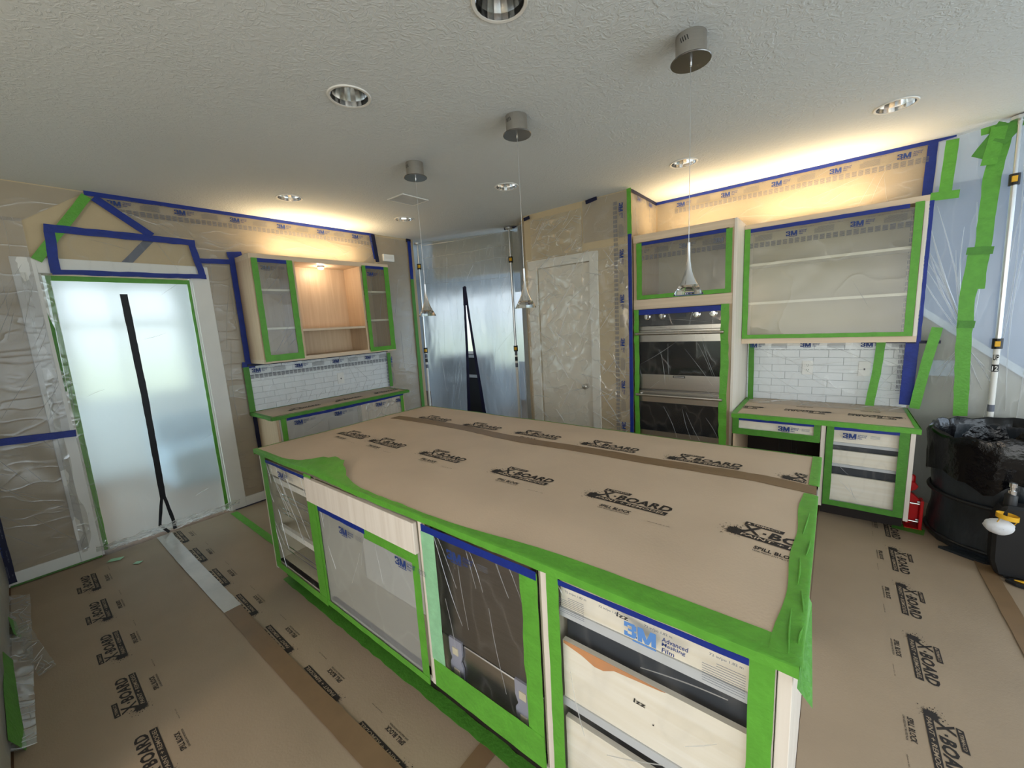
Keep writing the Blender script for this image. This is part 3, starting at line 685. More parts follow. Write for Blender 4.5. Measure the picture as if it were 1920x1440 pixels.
edge_tape('edge_tape', (IX0, IY1, IZ), (IX0, IY0, IZ), 0.02, (1, 0, 0), 0.036, cv, 9, lambda t, s: 0.0, inset=lambda t: 0.008)
for k, (y0, y1, off) in enumerate(((0.90, 1.05, 0.0), (1.05, 1.14, 0.012), (1.16, 1.30, -0.006), (1.32, 1.42, 0.008), (1.45, 1.62, 0.0), (0.94, 1.00, 0.02))):
    pts = [(-0.040+off+0.006*math.sin(6*q+k), y0+(y1-y0)*q/6) for q in range(7)]
    MB().tube([(x, y, IZ+cover_wave(x, y)+0.005) for x, y in pts], [0.0006, 0.0016, 0.0022, 0.0024, 0.002, 0.0014, 0.0006], 6).build('tape_wrinkle', 'green_tape', cv, smooth=True)
MB().quad((IX1-0.002, 0.868, 0.872), (IX1+0.024, 0.85, 0.858), (IX1+0.010, 1.18, 0.865), (IX1-0.002, 1.20, 0.880)).build('tape_flap', 'green_tape', cv)
strip('toe_tape', [(-2.79, 0.934, 0.0105), (-0.30, 0.934, 0.0105)], 0.055, Z_, 'green_tape_deep', isl, jit=0.004, seed=3, lift=0.004)
strip('toe_tape', [(-2.83, 0.985, 0.0105), (-2.70, 0.975, 0.0108)], 0.08, Z_, 'green_tape_deep', isl, jit=0.006, seed=4)

def film_window(name, label, y, xo0, xo1, zo0, zo1, xi0, xi1, zi0, zi1, m, parent=None, blue=0.0, seed=1, tape='green_tape', blue_x=None, ncr=4, cang=None, clen=(0.1, 0.4), amp=0.004, bluez=None, creases=None, nrm=-1, tapes='LRB', bluem='blue_tape', cw=0.003, freq=(5, 5)):
    """film stretched over a cabinet opening in a plane y = const, framed by green tape, its printed border held by blue tape"""
    t = thing(name, label, 'masking film', ((xo0+xo1)/2, y, zo0))
    film('film_sheet', (xi0-0.012, y, zi0-0.012), (xi1-xi0+0.024, 0, 0), (0, 0, zi1-zi0+0.016), m, t, amp=amp, seed=seed, ncr=ncr, cang=cang, clen=clen, crease=creases, freq=freq, cw=cw)
    yt = y-0.0045
    if 'L' in tapes: strip('green_tape', [((xo0+xi0)/2, yt, zo0), ((xo0+xi0)/2, yt, zo1)], xi0-xo0, (0, -1, 0), tape, t, seed=seed)
    if 'R' in tapes: strip('green_tape', [((xo1+xi1)/2, yt, zo0), ((xo1+xi1)/2, yt, zo1)], xo1-xi1, (0, -1, 0), tape, t, seed=seed+1)
    if 'B' in tapes: strip('green_tape', [(xo0+0.002, yt-0.0012, (zo0+zi0)/2), (xo1-0.002, yt-0.0012, (zo0+zi0)/2)], zi0-zo0, (0, -1, 0), tape, t, seed=seed+2)
    if blue:
        b0, b1 = blue_x or (xi0, xi1); zb = bluez or zi1
        strip('blue_tape', [(b0, yt-0.001, zb+blue/2), (b1, yt-0.001, zb+blue/2)], blue, (0, -1, 0), bluem, t, seed=seed+3)
    return t
# bay 1
f1 = film_window('island_film', 'film over the narrow wire-shelf bay at the far end of the island', FY-0.008, -2.775, -2.10, 0.130, 0.884, -2.70, -2.185, 0.175, 0.850, 'film_clear', blue=0.018, seed=11, ncr=15, cang=(105, 150), clen=(0.15, 0.5), amp=0.006)
FLOGO.put('film_print', ['print_blue', 'print_grey'], f1, (-2.52, FY-0.018, 0.845), X_, Z_)
# bay 2
f2 = film_window('island_film', 'smooth milky film over the wide sink bay below the false drawer', FY-0.006, -2.12, -1.245, 0.140, 0.735, -2.075, -1.290, 0.172, 0.700, 'film_milky', blue=0.026, blue_x=(-2.075, -1.63), seed=12, ncr=7, cang=(60, 120), clen=(0.1, 0.25), cw=0.002)
strip('green_tape', [(-1.64, FY-0.011, 0.705), (-1.25, FY-0.011, 0.705)], 0.05, (0, -1, 0), 'green_tape', f2, seed=88)
for x in (-1.86, -1.40): FLOGO.put('film_print', ['print_blue', 'print_grey'], f2, (x, FY-0.016, 0.690), X_, Z_)
# bay 3
f3 = film_window('island_film', 'clear film over the dishwasher bay, taped with wide green and blue', FY-0.008, -1.205, -0.662, 0.165, 0.868, -1.135, -0.715, 0.290, 0.845, 'film_clear', blue=0.030, blue_x=(-1.205, -0.665), seed=13, ncr=11, cang=(95, 120), clen=(0.15, 0.45), cw=0.0018, bluez=0.845, tapes='RB')
strip('pale_tape', [(-1.172, FY-0.0125, 0.29), (-1.172, FY-0.0125, 0.845)], 0.075, (0, -1, 0), 'green_tape_pale', f3, seed=31)
strip('green_tape', [(-0.70, FY-0.0105, 0.20), (-0.702, FY-0.0105, 0.845)], 0.055, (0, -1, 0), 'green_tape', f3, seed=32, jit=0.004)
FLOGO.put('film_print', ['print_blue', 'print_grey'], f3, (-1.06, FY-0.019, 0.835), X_, Z_)
# bay 4
f4 = film_window('island_film', 'film with large blue print over the drawer bay nearest the camera', FY-0.006, -0.630, -0.060, 0.152, 0.886, -0.588, -0.107, 0.150, 0.862, 'film_clear', blue=0.016, seed=14, ncr=0, creases=[(0.08, 0.62, 0.16, 0.35), (0.62, 0.45, 0.30, 0.33), (0.95, 0.50, 0.98, 0.10), (0.72, 0.58, 0.86, 0.66), (0.02, 0.985, 0.05, 0.95), (0.5, 0.80, 0.9, 0.84)], amp=0.002)
def bay_print(build):
    d = Decal(); build(d); d.put('film_print', ['print_blue', 'print_grey', 'print_blue_light'], f4, (0, FY-0.0125, 0), X_, Z_)
def mark_(d):
    m3(d, -0.388, 0.800, 0.040, 2)
def words_(d):
    for k, w_ in enumerate(('Advanced', 'Masking', 'Film')): d.text(w_, -0.292, 0.828-0.0145*k, (0.062, 0.056, 0.03)[k], 0.0125, 0, 0.1, 0.02)
def para_(x0, x1, step):
    def f(d):
        for k in range(10): d.rect(x0 if k not in (0, 1) else x0+0.03, 0.832-step*k, x1, 0.8334-step*k, 1)
    return f
def size_(x):
    return lambda d: d.text('72 in/po 1.82 m', x, 0.8455, 0.068, 0.0085, 1, 0.0, 0.01)
for f_ in (mark_, words_, para_(-0.200, -0.112, 0.0062), para_(-0.586, -0.505, 0.0056), size_(-0.565), size_(-0.46), size_(-0.335), size_(-0.185)): bay_print(f_)

# ------------------------------------------------------------------ left side: display cabinet, buffet, backsplash
dc = thing('display_cabinet', 'maple wall cabinet with an open lit niche between two taped sides', 'cabinet', (-4.21, 2.15, 1.365))
CX0, CX1 = -4.378, -4.04
box(CX0, CX1, 1.440, 1.462, 1.37, 2.34).build('side_panel', 'maple', dc, bevel=0.0015)
box(CX0, CX1, 2.836, 2.858, 1.37, 2.34).build('side_panel', 'maple', dc, bevel=0.0015)
box(CX0, CX1+0.0005, 1.4388, 2.8592, 2.298, 2.342).build('top_panel', 'maple_y', dc)
box(CX0, CX1+0.0005, 1.4388, 2.8592, 1.365, 1.402).build('bottom_panel', 'maple_y', dc)
box(CX0, CX0+0.01, 1.46, 2.84, 1.40, 2.30).build('back_panel', 'maple', dc)
for y in (1.800, 2.497): box(CX0+0.01, CX1, y, y+0.020, 1.402, 2.298).build('divider', 'maple', dc)
box(CX0+0.01, CX1-0.01, 1.820, 2.497, 1.642, 1.664).build('shelf', 'maple_y', dc)
for y0, y1, zs in ((1.462, 1.80, (2.030, 1.680)), (2.517, 2.836, (2.035, 1.722))):
    for z in zs: box(CX0+0.01, CX1-0.02, y0, y1, z-0.009, z+0.009).build('shelf', 'shelf_white', dc)
def film_window_x(name, label, x, yo0, yo1, zo0, zo1, yi0, yi1, zi0, zi1, m, blue, seed, ncr=6, cang=None, clen=(0.1, 0.3), amp=0.004, tape='green_tape', tapes='LRB'):
    t = thing(name, label, 'masking film', (x, (yo0+yo1)/2, zo0))
    film('film_sheet', (x, yi0-0.01, zi0-0.01), (0, yi1-yi0+0.02, 0), (0, 0, zi1-zi0+0.014), m, t, amp=amp, seed=seed, ncr=ncr, cang=cang, clen=clen)
    xt = x+0.0045
    if 'L' in tapes: strip('green_tape', [(xt, (yo0+yi0)/2, zo0), (xt, (yo0+yi0)/2, zo1)], yi0-yo0, (1, 0, 0), tape, t, seed=seed)
    if 'R' in tapes: strip('green_tape', [(xt, (yo1+yi1)/2, zo0), (xt, (yo1+yi1)/2, zo1)], yo1-yi1, (1, 0, 0), tape, t, seed=seed+1)
    if 'B' in tapes: strip('green_tape', [(xt+0.0012, yo0, (zo0+zi0)/2), (xt+0.0012, yo1, (zo0+zi0)/2)], zi0-zo0, (1, 0, 0), tape, t, seed=seed+2)
    if blue: strip('blue_tape', [(xt+0.001, yi0, zi1+blue/2), (xt+0.001, yi1, zi1+blue/2)], blue, (1, 0, 0), 'blue_tape', t, seed=seed+3)
    return t
g = film_window_x('cabinet_film', 'taped film over the shelves at the side-door end of the display cabinet', -4.033, 1.450, 1.797, 1.382, 2.303, 1.500, 1.745, 1.440, 2.268, 'film_cabinet', 0.034, 21, 9, (30, 70))
FLOGO.put('film_print', ['print_grey', 'print_grey'], g, (-4.024, 1.52, 2.255), Y_, Z_, [((0, 1.745, 0), (0, 1, 0))])
g = film_window_x('cabinet_film', 'taped film over the shelves at the hall end of the display cabinet', -4.033, 2.518, 2.850, 1.378, 2.310, 2.562, 2.790, 1.425, 2.280, 'film_cabinet', 0.030, 24, 9, (50, 80))
FLOGO.put('film_print', ['print_blue', 'print_grey'], g, (-4.024, 2.575, 2.255), Y_, Z_, [((0, 2.79, 0), (0, 1, 0))])
pk = thing('puck_light', 'small lit round lamp under the top of the maple niche', 'lamp', (-4.20, 2.155, 2.298))
MB().lathe([(0, 0), (0.033, 0), (0.035, -0.006), (0.033, -0.014), (0, -0.014)], 24, (-4.20, 2.155, 2.298)).build('housing', 'nickel', pk, smooth=True)
MB().lathe([(0.029, -0.0142), (0.027, -0.026), (0.015, -0.034), (0, -0.036)], 24, (-4.20, 2.155, 2.298)).build('lens', 'warm_lens', pk, smooth=True)
def point_light(name, loc, power, color, r, parent=None):
    l = bpy.data.lights.new(name, 'POINT'); l.energy = power; l.color = color; l.shadow_soft_size = r
    o = bpy.data.objects.new(name, l); COL.objects.link(o); o.location = loc; return o
point_light('puck_glow', (-4.20, 2.155, 2.245), 2.4, (1.0, 0.80, 0.60), 0.02)
def cove(name, label, cx, cy, z, lx, ly, power):
    t = thing(name, label, 'light strip', (cx, cy, z))
    box(cx-lx/2, cx+lx/2, cy-ly/2, cy+ly/2, z, z+0.018).build('channel', 'zinc', t)
    box(cx-lx/2+0.004, cx+lx/2-0.004, cy-ly/2+0.004, cy+ly/2-0.004, z+0.0185, z+0.022).build('lens', 'warm_strip', t)
    a = area_light(name+'_glow', (cx, cy, z+0.028), (math.pi, 0, 0), lx, ly, power, (1.0, 0.74, 0.42))
cove('uplight_strip', 'warm uplight lying on top of the display cabinet', -4.22, 2.18, 2.342, 0.04, 0.95, 10)

bf = thing('buffet_cabinet', 'maple base cabinet under the display cabinet with film over its front', 'cabinet', (-4.13, 2.11, 0))
box(-4.37, -3.905, 1.415, 1.437, 0.0, 0.868).build('side_panel', 'maple', bf, bevel=0.0015)
box(-4.37, -3.905, 2.783, 2.805, 0.0, 0.868).build('side_panel', 'maple', bf, bevel=0.0015)
box(-4.37, -3.925, 1.437, 2.783, 0.10, 0.868).build('body', 'cabinet_inside', bf)
box(-4.37, -3.98, 1.437, 2.783, 0.0, 0.10).build('toe_kick', 'toe_kick', bf)
for y in (1.44, 1.89, 2.335): box(-3.924, -3.906, y, y+0.443, 0.11, 0.86).build('door', 'maple_pale', bf, bevel=0.002)
tag(box(-4.378, -3.870, 1.362, 2.862, 0.868, 0.893).build('buffet_countertop', 'countertop', bevel=0.002), 'stone top of the maple buffet, hidden under cardboard', 'countertop')
bc = thing('buffet_cardboard_cover', 'narrow printed cardboard strip on the buffet below the outlet', 'cardboard', (-4.12, 2.11, 0.893))
sheet('cardboard_panel', -4.374, -3.874, 1.366, 2.858, 0.8965, lambda x, y: 0.0, 'cardboard', bc)
for y in (1.62, 2.09, 2.55): logo_print(bc, (-4.03, y, 0.8975), Y_, -X_, slogan=False)
for (a, b, w) in (((-3.883, 1.362, 0.8978), (-3.883, 2.862, 0.8978), 0.022), ((-4.36, 1.374, 0.8978), (-3.875, 1.374, 0.8978), 0.028), ((-4.36, 2.852, 0.8978), (-3.875, 2.852, 0.8978), 0.022), ((-4.366, 1.37, 0.8978), (-4.366, 2.86, 0.8978), 0.016)):
    strip('green_tape', [a, b], w, Z_, 'green_tape_deep', bc, seed=int(w*1000), jit=0.002)
strip('green_tape', [(-3.868, 1.362, 0.880), (-3.868, 2.862, 0.884)], 0.030, X_, 'green_tape_deep', bc, seed=44, jit=0.002)
strip('green_tape', [(-4.36, 1.360, 0.882), (-3.87, 1.360, 0.882)], 0.028, -Y_, 'green_tape_deep', bc, seed=45, jit=0.002)
bff = thing('buffet_film', 'grey and white printed film taped along the front of the buffet', 'masking film', (-3.9, 2.11, 0.1))
film('film_sheet', (-3.899, 1.45, 0.11), (0, 0.80, 0), (0, 0, 0.735), 'film_milky', bff, amp=0.003, seed=31, ncr=4)
film('film_sheet', (-3.896, 2.20, 0.11), (0, 0.585, 0), (0, 0, 0.735), 'film_crumpled', bff, amp=0.006, seed=32, ncr=16, cang=(40, 80))
strip('blue_tape', [(-3.890, 1.50, 0.850), (-3.890, 1.9, 0.847), (-3.890, 2.45, 0.852), (-3.890, 2.79, 0.862)], 0.026, X_, 'blue_tape', bff, seed=46, jit=0.002)
strip('green_tape', [(-3.891, 1.470, 0.10), (-3.891, 1.470, 0.868)], 0.045, X_, 'green_tape', bff, seed=47)
strip('green_tape', [(-3.891, 2.765, 0.10), (-3.891, 2.765, 0.868)], 0.040, X_, 'green_tape', bff, seed=48)
for y in (1.56, 1.95, 2.42, 2.68): FLOGO.put('film_print', ['print_blue', 'print_grey'], bff, (-3.886, y, 0.835), Y_, Z_, [((0, 2.745, 0), (0, 1, 0))])
# tiles
def backsplash(name, label, plane, a0, a1, z0, z1, tw, th, rnd):
    cx = (a0+a1)/2
    t = thing(name, label, 'tiles', (XW+0.004, cx, z0) if plane == 'x' else (cx, YB-0.004, z0))
    if plane == 'x': box(XW, XW+0.005, a0, a1, z0, z1).build('grout_bed', 'grout', t)
    else: box(a0, a1, YB-0.005, YB, z0, z1).build('grout_bed', 'grout', t)
    r = 0; z = z0+0.001; cache = {}
    while z < z1-0.012:
        zt = min(z+th, z1-0.001); a = a0-(tw/2 if r % 2 else 0.0)
        while a < a1:
            b0, b1 = max(a, a0+0.001), min(a+tw-0.003, a1-0.001)
            if b1-b0 > 0.012:
                pr = 0.0102+rnd.uniform(-0.001, 0.001); h_ = zt-z-0.003; key = (round(b1-b0, 4), round(h_, 4))
                if key not in cache:
                    w_ = b1-b0
                    cache[key] = (box(0, 0.009, -w_/2, w_/2, 0, h_) if plane == 'x' else box(-w_/2, w_/2, -0.009, 0, 0, h_)).mesh('tile', 'tile_glaze', bevel=0.0012)
                o = bpy.data.objects.new('tile', cache[key]); COL.objects.link(o); o.parent = t
                w = Vector((XW+pr-0.009, (b0+b1)/2, z)) if plane == 'x' else Vector(((b0+b1)/2, YB-pr+0.009, z))
                o.location = w-t.location
            a += tw
        z += th; r += 1
backsplash('tile_backsplash', 'white brick tiles behind film between the display cabinet and buffet', 'x', 1.405, 2.945, 0.899, 1.362, 0.205, 0.0585, random.Random(3))
def outlet(name, label, O, u, nrm, kind):
    u, nrm, O = Vector(u), Vector(nrm), Vector(O)
    t = thing(name, label, 'outlet' if kind != 'switch' else 'switch', O)
    def bx(cu, cz, w, h, d0, d1, nm, m, par):
        mb = MB(); i = [O+u*(cu+su*w/2)+nrm*dd+Z_*(cz+sz*h/2) for dd in (d0, d1) for su, sz in ((-1, -1), (1, -1), (1, 1), (-1, 1))]
        mb.v = [tuple(q) for q in i]; mb.f = [(0, 1, 2, 3), (4, 5, 6, 7), (0, 1, 5, 4), (1, 2, 6, 5), (2, 3, 7, 6), (3, 0, 4, 7)]; mb.mi = [0]*6
        return mb.build(nm, m, par, bevel=0.001 if d1-d0 > 0.003 else 0)
    if kind == 'switch':
        bx(0, 0, 0.21, 0.118, 0, 0.006, 'cover_plate', 'plastic_white', t)
        for k in range(4): bx(-0.069+0.046*k, 0, 0.033, 0.066, 0.006, 0.010, 'rocker', 'plastic_white', t)
    else:
        p = bx(0, 0, 0.076, 0.122, 0, 0.006, 'cover_plate', 'plastic_white', t)
        if kind == 'duplex':
            for dz in (-0.021, 0.021):
                s = bx(0, dz, 0.034, 0.030, 0.006, 0.008, 'socket', 'plastic_white', t)
                for du in (-0.007, 0.007): bx(du, dz+0.004, 0.003, 0.010, 0.008, 0.0083, 'slot', 'plastic_black', s)
                bx(0, dz-0.008, 0.005, 0.005, 0.008, 0.0083, 'slot', 'plastic_black', s)
        else: bx(0, -0.004, 0.010, 0.014, 0.006, 0.008, 'jack', 'plastic_black', t)
    return t
outlet('wall_jack', 'white wall plate with one dark jack in the tiles above the buffet', (XW+0.011, 2.314, 1.095), (0, 1, 0), (1, 0, 0), 'jack')
sf = thing('backsplash_film', 'printed film over the tiles above the buffet, green tape at both ends', 'masking film', (XW+0.02, 2.17, 0.9))
film('film_sheet', (XW+0.022, 1.40, 0.912), (0, 1.53, 0), (0, 0, 0.425), 'film_clear', sf, amp=0.007, seed=41, ncr=10, clen=(0.1, 0.4), crease=[(0.2+0.07*k, 0.02, 0.235+0.07*k, 0.16+0.04*(k % 3)) for k in range(11)])
for k in range(4): FPRINT.put('film_print', ['print_blue', 'print_grey'], sf, (XW+0.036, 1.40+0.4*k, 1.338), Y_, Z_, [((0, 2.93, 0), (0, 1, 0))])
strip('green_tape', [(XW+0.032, 1.385, 0.90), (XW+0.032, 1.385, 1.335)], 0.05, X_, 'green_tape_deep', sf, seed=51)
strip('green_tape', [(XW+0.032, 2.955, 0.90), (XW+0.032, 2.960, 1.32)], 0.045, X_, 'green_tape_deep', sf, seed=52)
strip('blue_tape', [(XW+0.034, 1.40, 1.350), (XW+0.034, 2.95, 1.350)], 0.024, X_, 'navy_tape', sf, seed=53)

# ------------------------------------------------------------------ left wall film and tapes
lw = thing('hung_film', 'printed film hung from the ceiling on the tan wall above the display cabinet', 'masking film', (XW+0.012, 2.0, 1.4))
film('film_sheet', (XW+0.012, 1.15, 2.33), (0, 1.76, 0), (0, 0, 0.40), 'film_wall', lw, amp=0.008, seed=61, ncr=26, cang=(-35, 40), clen=(0.15, 0.5), freq=(4, 7))
film('film_sheet', (XW+0.010, 0.58, 2.48), (0, 0.57, 0), (0, 0, 0.25), 'film_wall', lw, amp=0.004, seed=62, ncr=5, cang=(-40, -20), shape=lambda u, v: u+(1-u)*(1-v)*0.52)
film('film_sheet', (XW+0.010, 1.16, 0.09), (0, 0.235, 0), (0, 0, 2.24), 'film_wall', lw, amp=0.008, seed=63, ncr=8, cang=(75, 100), clen=(0.3, 0.9))
film_print(lw, (XW+0.026, 0.617, 2.724), Y_, Z_, 6, ('print_blue', 'print_grey'), [((0, 2.90, 0), (0, 1, 0)), ((0, 0.64, 2.70), (0, -0.6, -0.8))])
strip('blue_tape', [(XW+0.022, 0.53, ZC-0.017), (XW+0.022, 1.6, ZC-0.014), (XW+0.022, 2.93, ZC-0.014)], [0.034, 0.027], X_, 'blue_tape', lw, seed=71)
strip('blue_tape', [(XW+0.026, 2.915, ZC-0.01), (XW+0.026, 2.945, 2.42)], 0.05, X_, 'navy_tape', lw, seed=72)
strip('blue_tape', [(XW+0.024, 2.885, ZC-0.03), (XW+0.024, 2.92, 2.45)], 0.035, X_, 'blue_tape', lw, seed=73)
strip('blue_tape', [(XW+0.022, 1.412, 2.37), (XW+0.022, 1.412, 1.32)], 0.045, X_, 'blue_tape', lw, seed=74)
strip('blue_tape', [(XW+0.022, 1.402, 0.86), (XW+0.022, 1.404, 0.03)], 0.045, X_, 'navy_tape', lw, seed=75)
strip('blue_tape', [(XW+0.024, 1.38, 2.365), (XW+0.024, 1.50, 2.378)], 0.05, X_, 'blue_tape', lw, seed=76)
strip('blue_tape', [(XW+0.022, 1.16, 2.296), (XW+0.022, 1.42, 2.305)], 0.042, X_, 'blue_tape', lw, seed=77)
strip('blue_tape', [(XW+0.024, 1.36, 1.36), (XW+0.024, 1.47, 1.345)], 0.05, X_, 'blue_tape', lw, seed=78)
strip('beige_strip', [(XW+0.004, 1.23, 1.125), (XW+0.004, 1.40, 1.115)], 0.11, X_, 'cabinet_inside', lw, seed=79)
tf = thing('transom_film', 'amber film pocket framed in blue tape over the cased opening', 'masking film', (XW+0.03, 0.7, 2.15))
TX = XW+0.036
film('film_sheet', (TX-0.004, 0.31, 2.15), (0, 0.86, 0), (0, 0, 0.30), 'film_clear', tf, amp=0.004, seed=64, ncr=3, freq=(3, 4))
for pts, w in (([(0.30, 2.450), (1.15, 2.440)], 0.05), ([(0.318, 2.475), (0.302, 2.14)], 0.05), ([(1.118, 2.455), (1.165, 2.16)], 0.05), ([(0.285, 2.150), (1.19, 2.158)], 0.036)):
    strip('blue_tape', [(TX+0.003, y, z) for y, z in pts], w, X_, 'blue_tape', tf, seed=int(w*9000+pts[0][0]*50), jit=0.003)
strip('blue_tape', [(TX+0.005, 0.575, 2.70), (TX+0.005, 0.87, 2.462)], 0.055, X_, 'blue_tape', tf, seed=81)
strip('green_tape', [(TX+0.001, 0.54, 2.705), (TX+0.001, 0.225, 2.225)], 0.055, X_, 'green_tape', tf, seed=82)
strip('grey_tape', [(XW+0.003, 0.86, 2.44), (XW+0.003, 0.62, 2.16)], 0.05, X_, 'print_grey', tf, seed=83)
# film on the wall beside the opening
nf = thing('hung_film', 'loose grey film draped on the wall beside the cased opening, blue tape across', 'masking film', (XW+0.02, 0, 0.05))
film('film_sheet', (XW+0.02, -0.24, 0.10), (0, 0.40, 0), (0, 0, 0.91), 'film_wall', nf, amp=0.016, seed=65, ncr=22, cang=(110, 160), clen=(0.15, 0.5), freq=(7, 3))
film('film_sheet', (XW+0.02, -0.24, 1.00), (0, 0.44, 0), (0, 0, 1.50), 'film_wall', nf, amp=0.016, seed=66, ncr=26, cang=(50, 95), clen=(0.2, 0.7), freq=(7, 2.5))
film('film_sheet', (XW+0.012, -0.24, 2.48), (0, 0.78, 0), (0, 0, 0.255), 'film_wall', nf, amp=0.003, seed=67, shape=lambda u, v: u*(0.55+0.45*v))
strip('blue_tape', [(XW+0.036, -0.24, 1.020), (XW+0.036, 0.225, 0.990)], 0.05, X_, 'blue_tape', nf, seed=84)
strip('blue_tape', [(XW+0.030, -0.222, 0.03), (XW+0.030, -0.222, 0.62)], 0.04, X_, 'navy_tape', nf, seed=85)
for z in (0.60, 0.25): FPRINT.put('film_print', ['print_blue', 'print_grey'], nf, (XW+0.050, -0.205, z+0.15), -Z_, Y_, [((0, 0, 0.08), (0, 0, -1))])
# zipped film door in the opening
zd = thing('zip_film_curtain', 'bright backlit plastic door with a black zipper filling the cased opening', 'film door', (-4.40, 0.65, 0))
ZX = -4.405
film('film_sheet', (ZX, 0.225, 0.02), (0, 0.86, 0), (0, 0, 2.10), 'film_zip', zd, amp=0.006, seed=68, freq=(2, 1), ncr=5, cang=(15, 40), clen=(0.05, 0.2))
film('floor_fold', (ZX-0.01, 0.19, 0.012), (0.0, 0.96, 0), (0.12, 0.0, 0.10), 'film_bunch', zd, amp=0.026, seed=69, freq=(9, 14), ncr=34, cang=(-30, 35), clen=(0.06, 0.2), cw=0.007, res=0.018, edge=False)
strip('green_tape', [(ZX+0.012, 0.262, 2.12), (ZX+0.012, 0.235, 0.03)], [0.02, 0.05], X_, 'green_tape', zd, seed=86)
strip('green_tape', [(ZX+0.012, 1.070, 2.12), (ZX+0.012, 1.078, 0.03)], [0.026, 0.055], X_, 'green_tape', zd, seed=87)
strip('green_tape', [(ZX+0.011, 0.25, 2.112), (ZX+0.011, 1.09, 2.112)], 0.036, X_, 'green_tape', zd, seed=88)
strip('zipper', [(ZX+0.016, 0.640, 2.005), (ZX+0.016, 0.645, 1.2), (ZX+0.016, 0.632, 0.30)], [0.046, 0.040], X_, 'zipper_black', zd, seed=89)
strip('zipper', [(ZX+0.017, 0.622, 0.31), (ZX+0.017, 0.578, 0.085), (ZX+0.06, 0.622, 0.016)], [0.02, 0.022], X_, 'zipper_black', zd, seed=90)
strip('zipper', [(ZX+0.017, 0.642, 0.31), (ZX+0.017, 0.668, 0.10), (ZX+0.035, 0.668, 0.018)], [0.022, 0.026], X_, 'zipper_black', zd, seed=91)
film('side_gather', (XW+0.022, 0.12, 0.08), (-0.02, 0.135, 0), (0, 0.02, 2.06), 'film_crumpled', zd, amp=0.018, seed=70, freq=(16, 1.6), ncr=14, cang=(80, 97), clen=(0.3, 1.0), res=0.025)
strip('green_tape', [(XW+0.012, 0.165, 2.12), (XW+0.012, 0.225, 1.75), (XW+0.010, 0.215, 1.3)], [0.03, 0.03], X_, 'green_tape_deep', zd, seed=92)
# little box high on the wall, corner tapes by the hall
th_ = thing('wall_sensor', 'small white box high on the wall past the display cabinet', 'sensor', (XW+0.02, 3.10, 2.48))
box(XW, XW+0.035, 3.03, 3.185, 2.438, 2.522).build('body', 'plastic_white', th_, bevel=0.004)
box(XW+0.035, XW+0.036, 3.05, 3.165, 2.468, 2.506).build('face_panel', 'trim_white', th_)
ef = thing('hung_film', 'grey film on the bare wall between the display cabinet and the hall', 'masking film', (XW+0.01, 3.2, 0.2))
film('film_sheet', (XW+0.012, 2.95, 0.10), (0, 0.45, 0), (0, 0, 2.62), 'film_wall', ef, amp=0.006, seed=72, ncr=6, cang=(70, 100), clen=(0.2, 0.6))
strip('blue_tape', [(XW+0.024, 3.40, ZC-0.02), (XW+0.024, 3.47, ZC-0.025)], 0.045, X_, 'navy_tape', ef, seed=93)
strip('blue_tape', [(XW+0.025, 3.44, ZC-0.03), (XW+0.026, 3.435, 2.24)], 0.05, X_, 'blue_tape', ef, seed=94)
strip('green_tape', [(XW+0.025, 3.435, 2.26), (XW+0.026, 3.425, 0.10)], 0.05, X_, 'green_tape_deep', ef, seed=95)
for z in (1.30, 0.9): FPRINT.put('film_print', ['print_blue', 'print_grey'], ef, (XW+0.030, 3.03, z), -Z_, Y_)

# ------------------------------------------------------------------ hall film wall
HA, HB = Vector((-4.33, 3.56, 0)), Vector((-3.10, 4.00, 0)); HU = HB-HA; HN = HU.cross(Z_).normalized()
def hp(s, z, out=0.0): return HA+HU*s+Z_*z+HN*out
zk = [(0.0, 0.420, 0.640), (0.5, 0.435, 0.600), (1.3, 0.462, 0.540), (1.75, 0.470, 0.508), (2.02, 0.476, 0.494), (2.08, 0.485, 0.485), (2.75, 0.485, 0.485)]
def slit(z, k):
    for a, b in zip(zk, zk[1:]):
        if a[0] <= z <= b[0]: return a[k]+(b[k]-a[k])*(z-a[0])/(b[0]-a[0])
    return 0.485
hf = thing('hall_film_curtain', 'bluish plastic curtain wall with a half open zipper closing off the hall', 'film wall', (-3.72, 3.78, 0))
HT = 2.70
film('film_sheet', HA+Z_*0.02, HU, (0, 0, HT-0.02), 'film_hall', hf, amp=0.012, seed=74, freq=(3, 2), ncr=20, cang=(60, 110), clen=(0.2, 0.6), shape=lambda u, v: u*slit(0.02+v*(HT-0.02), 1))
film('film_sheet', HA+Z_*0.02, HU, (0, 0, HT-0.02), 'film_hall', hf, amp=0.012, seed=75, freq=(3, 2), ncr=20, cang=(20, 80), clen=(0.2, 0.6), shape=lambda u, v: slit(0.02+v*(HT-0.02), 2)+u*(1-slit(0.02+v*(HT-0.02), 2)))
for k in (1, 2):
    sg = -1 if k == 1 else 1
    pts = [hp(slit(z, k)-sg*0.000, z, 0.012) for z in (0.02, 0.5, 0.9, 1.3, 1.6, 1.8, 2.0, 2.10)]
    strip('zipper', pts, [0.05, 0.028], HN, 'navy_tape', hf, seed=95+k)
strip('zipper_top', [hp(0.478, 1.86, 0.014), hp(0.484, 2.09, 0.014)], 0.05, HN, 'navy_tape', hf, seed=98)
for k, (a, b) in enumerate((((0.04, 2.66), (0.96, 2.70)), ((0.05, 2.50), (0.95, 2.545)), ((0.03, 2.36), (0.97, 2.41)), ((0.05, 2.18), (0.95, 2.16)))):
    MB().tube([hp(*a, 0.008), hp(0.5, (a[1]+b[1])/2-0.012, 0.010), hp(*b, 0.008)], 0.0018, 6).build('fold_line', 'crease', hf, smooth=True)
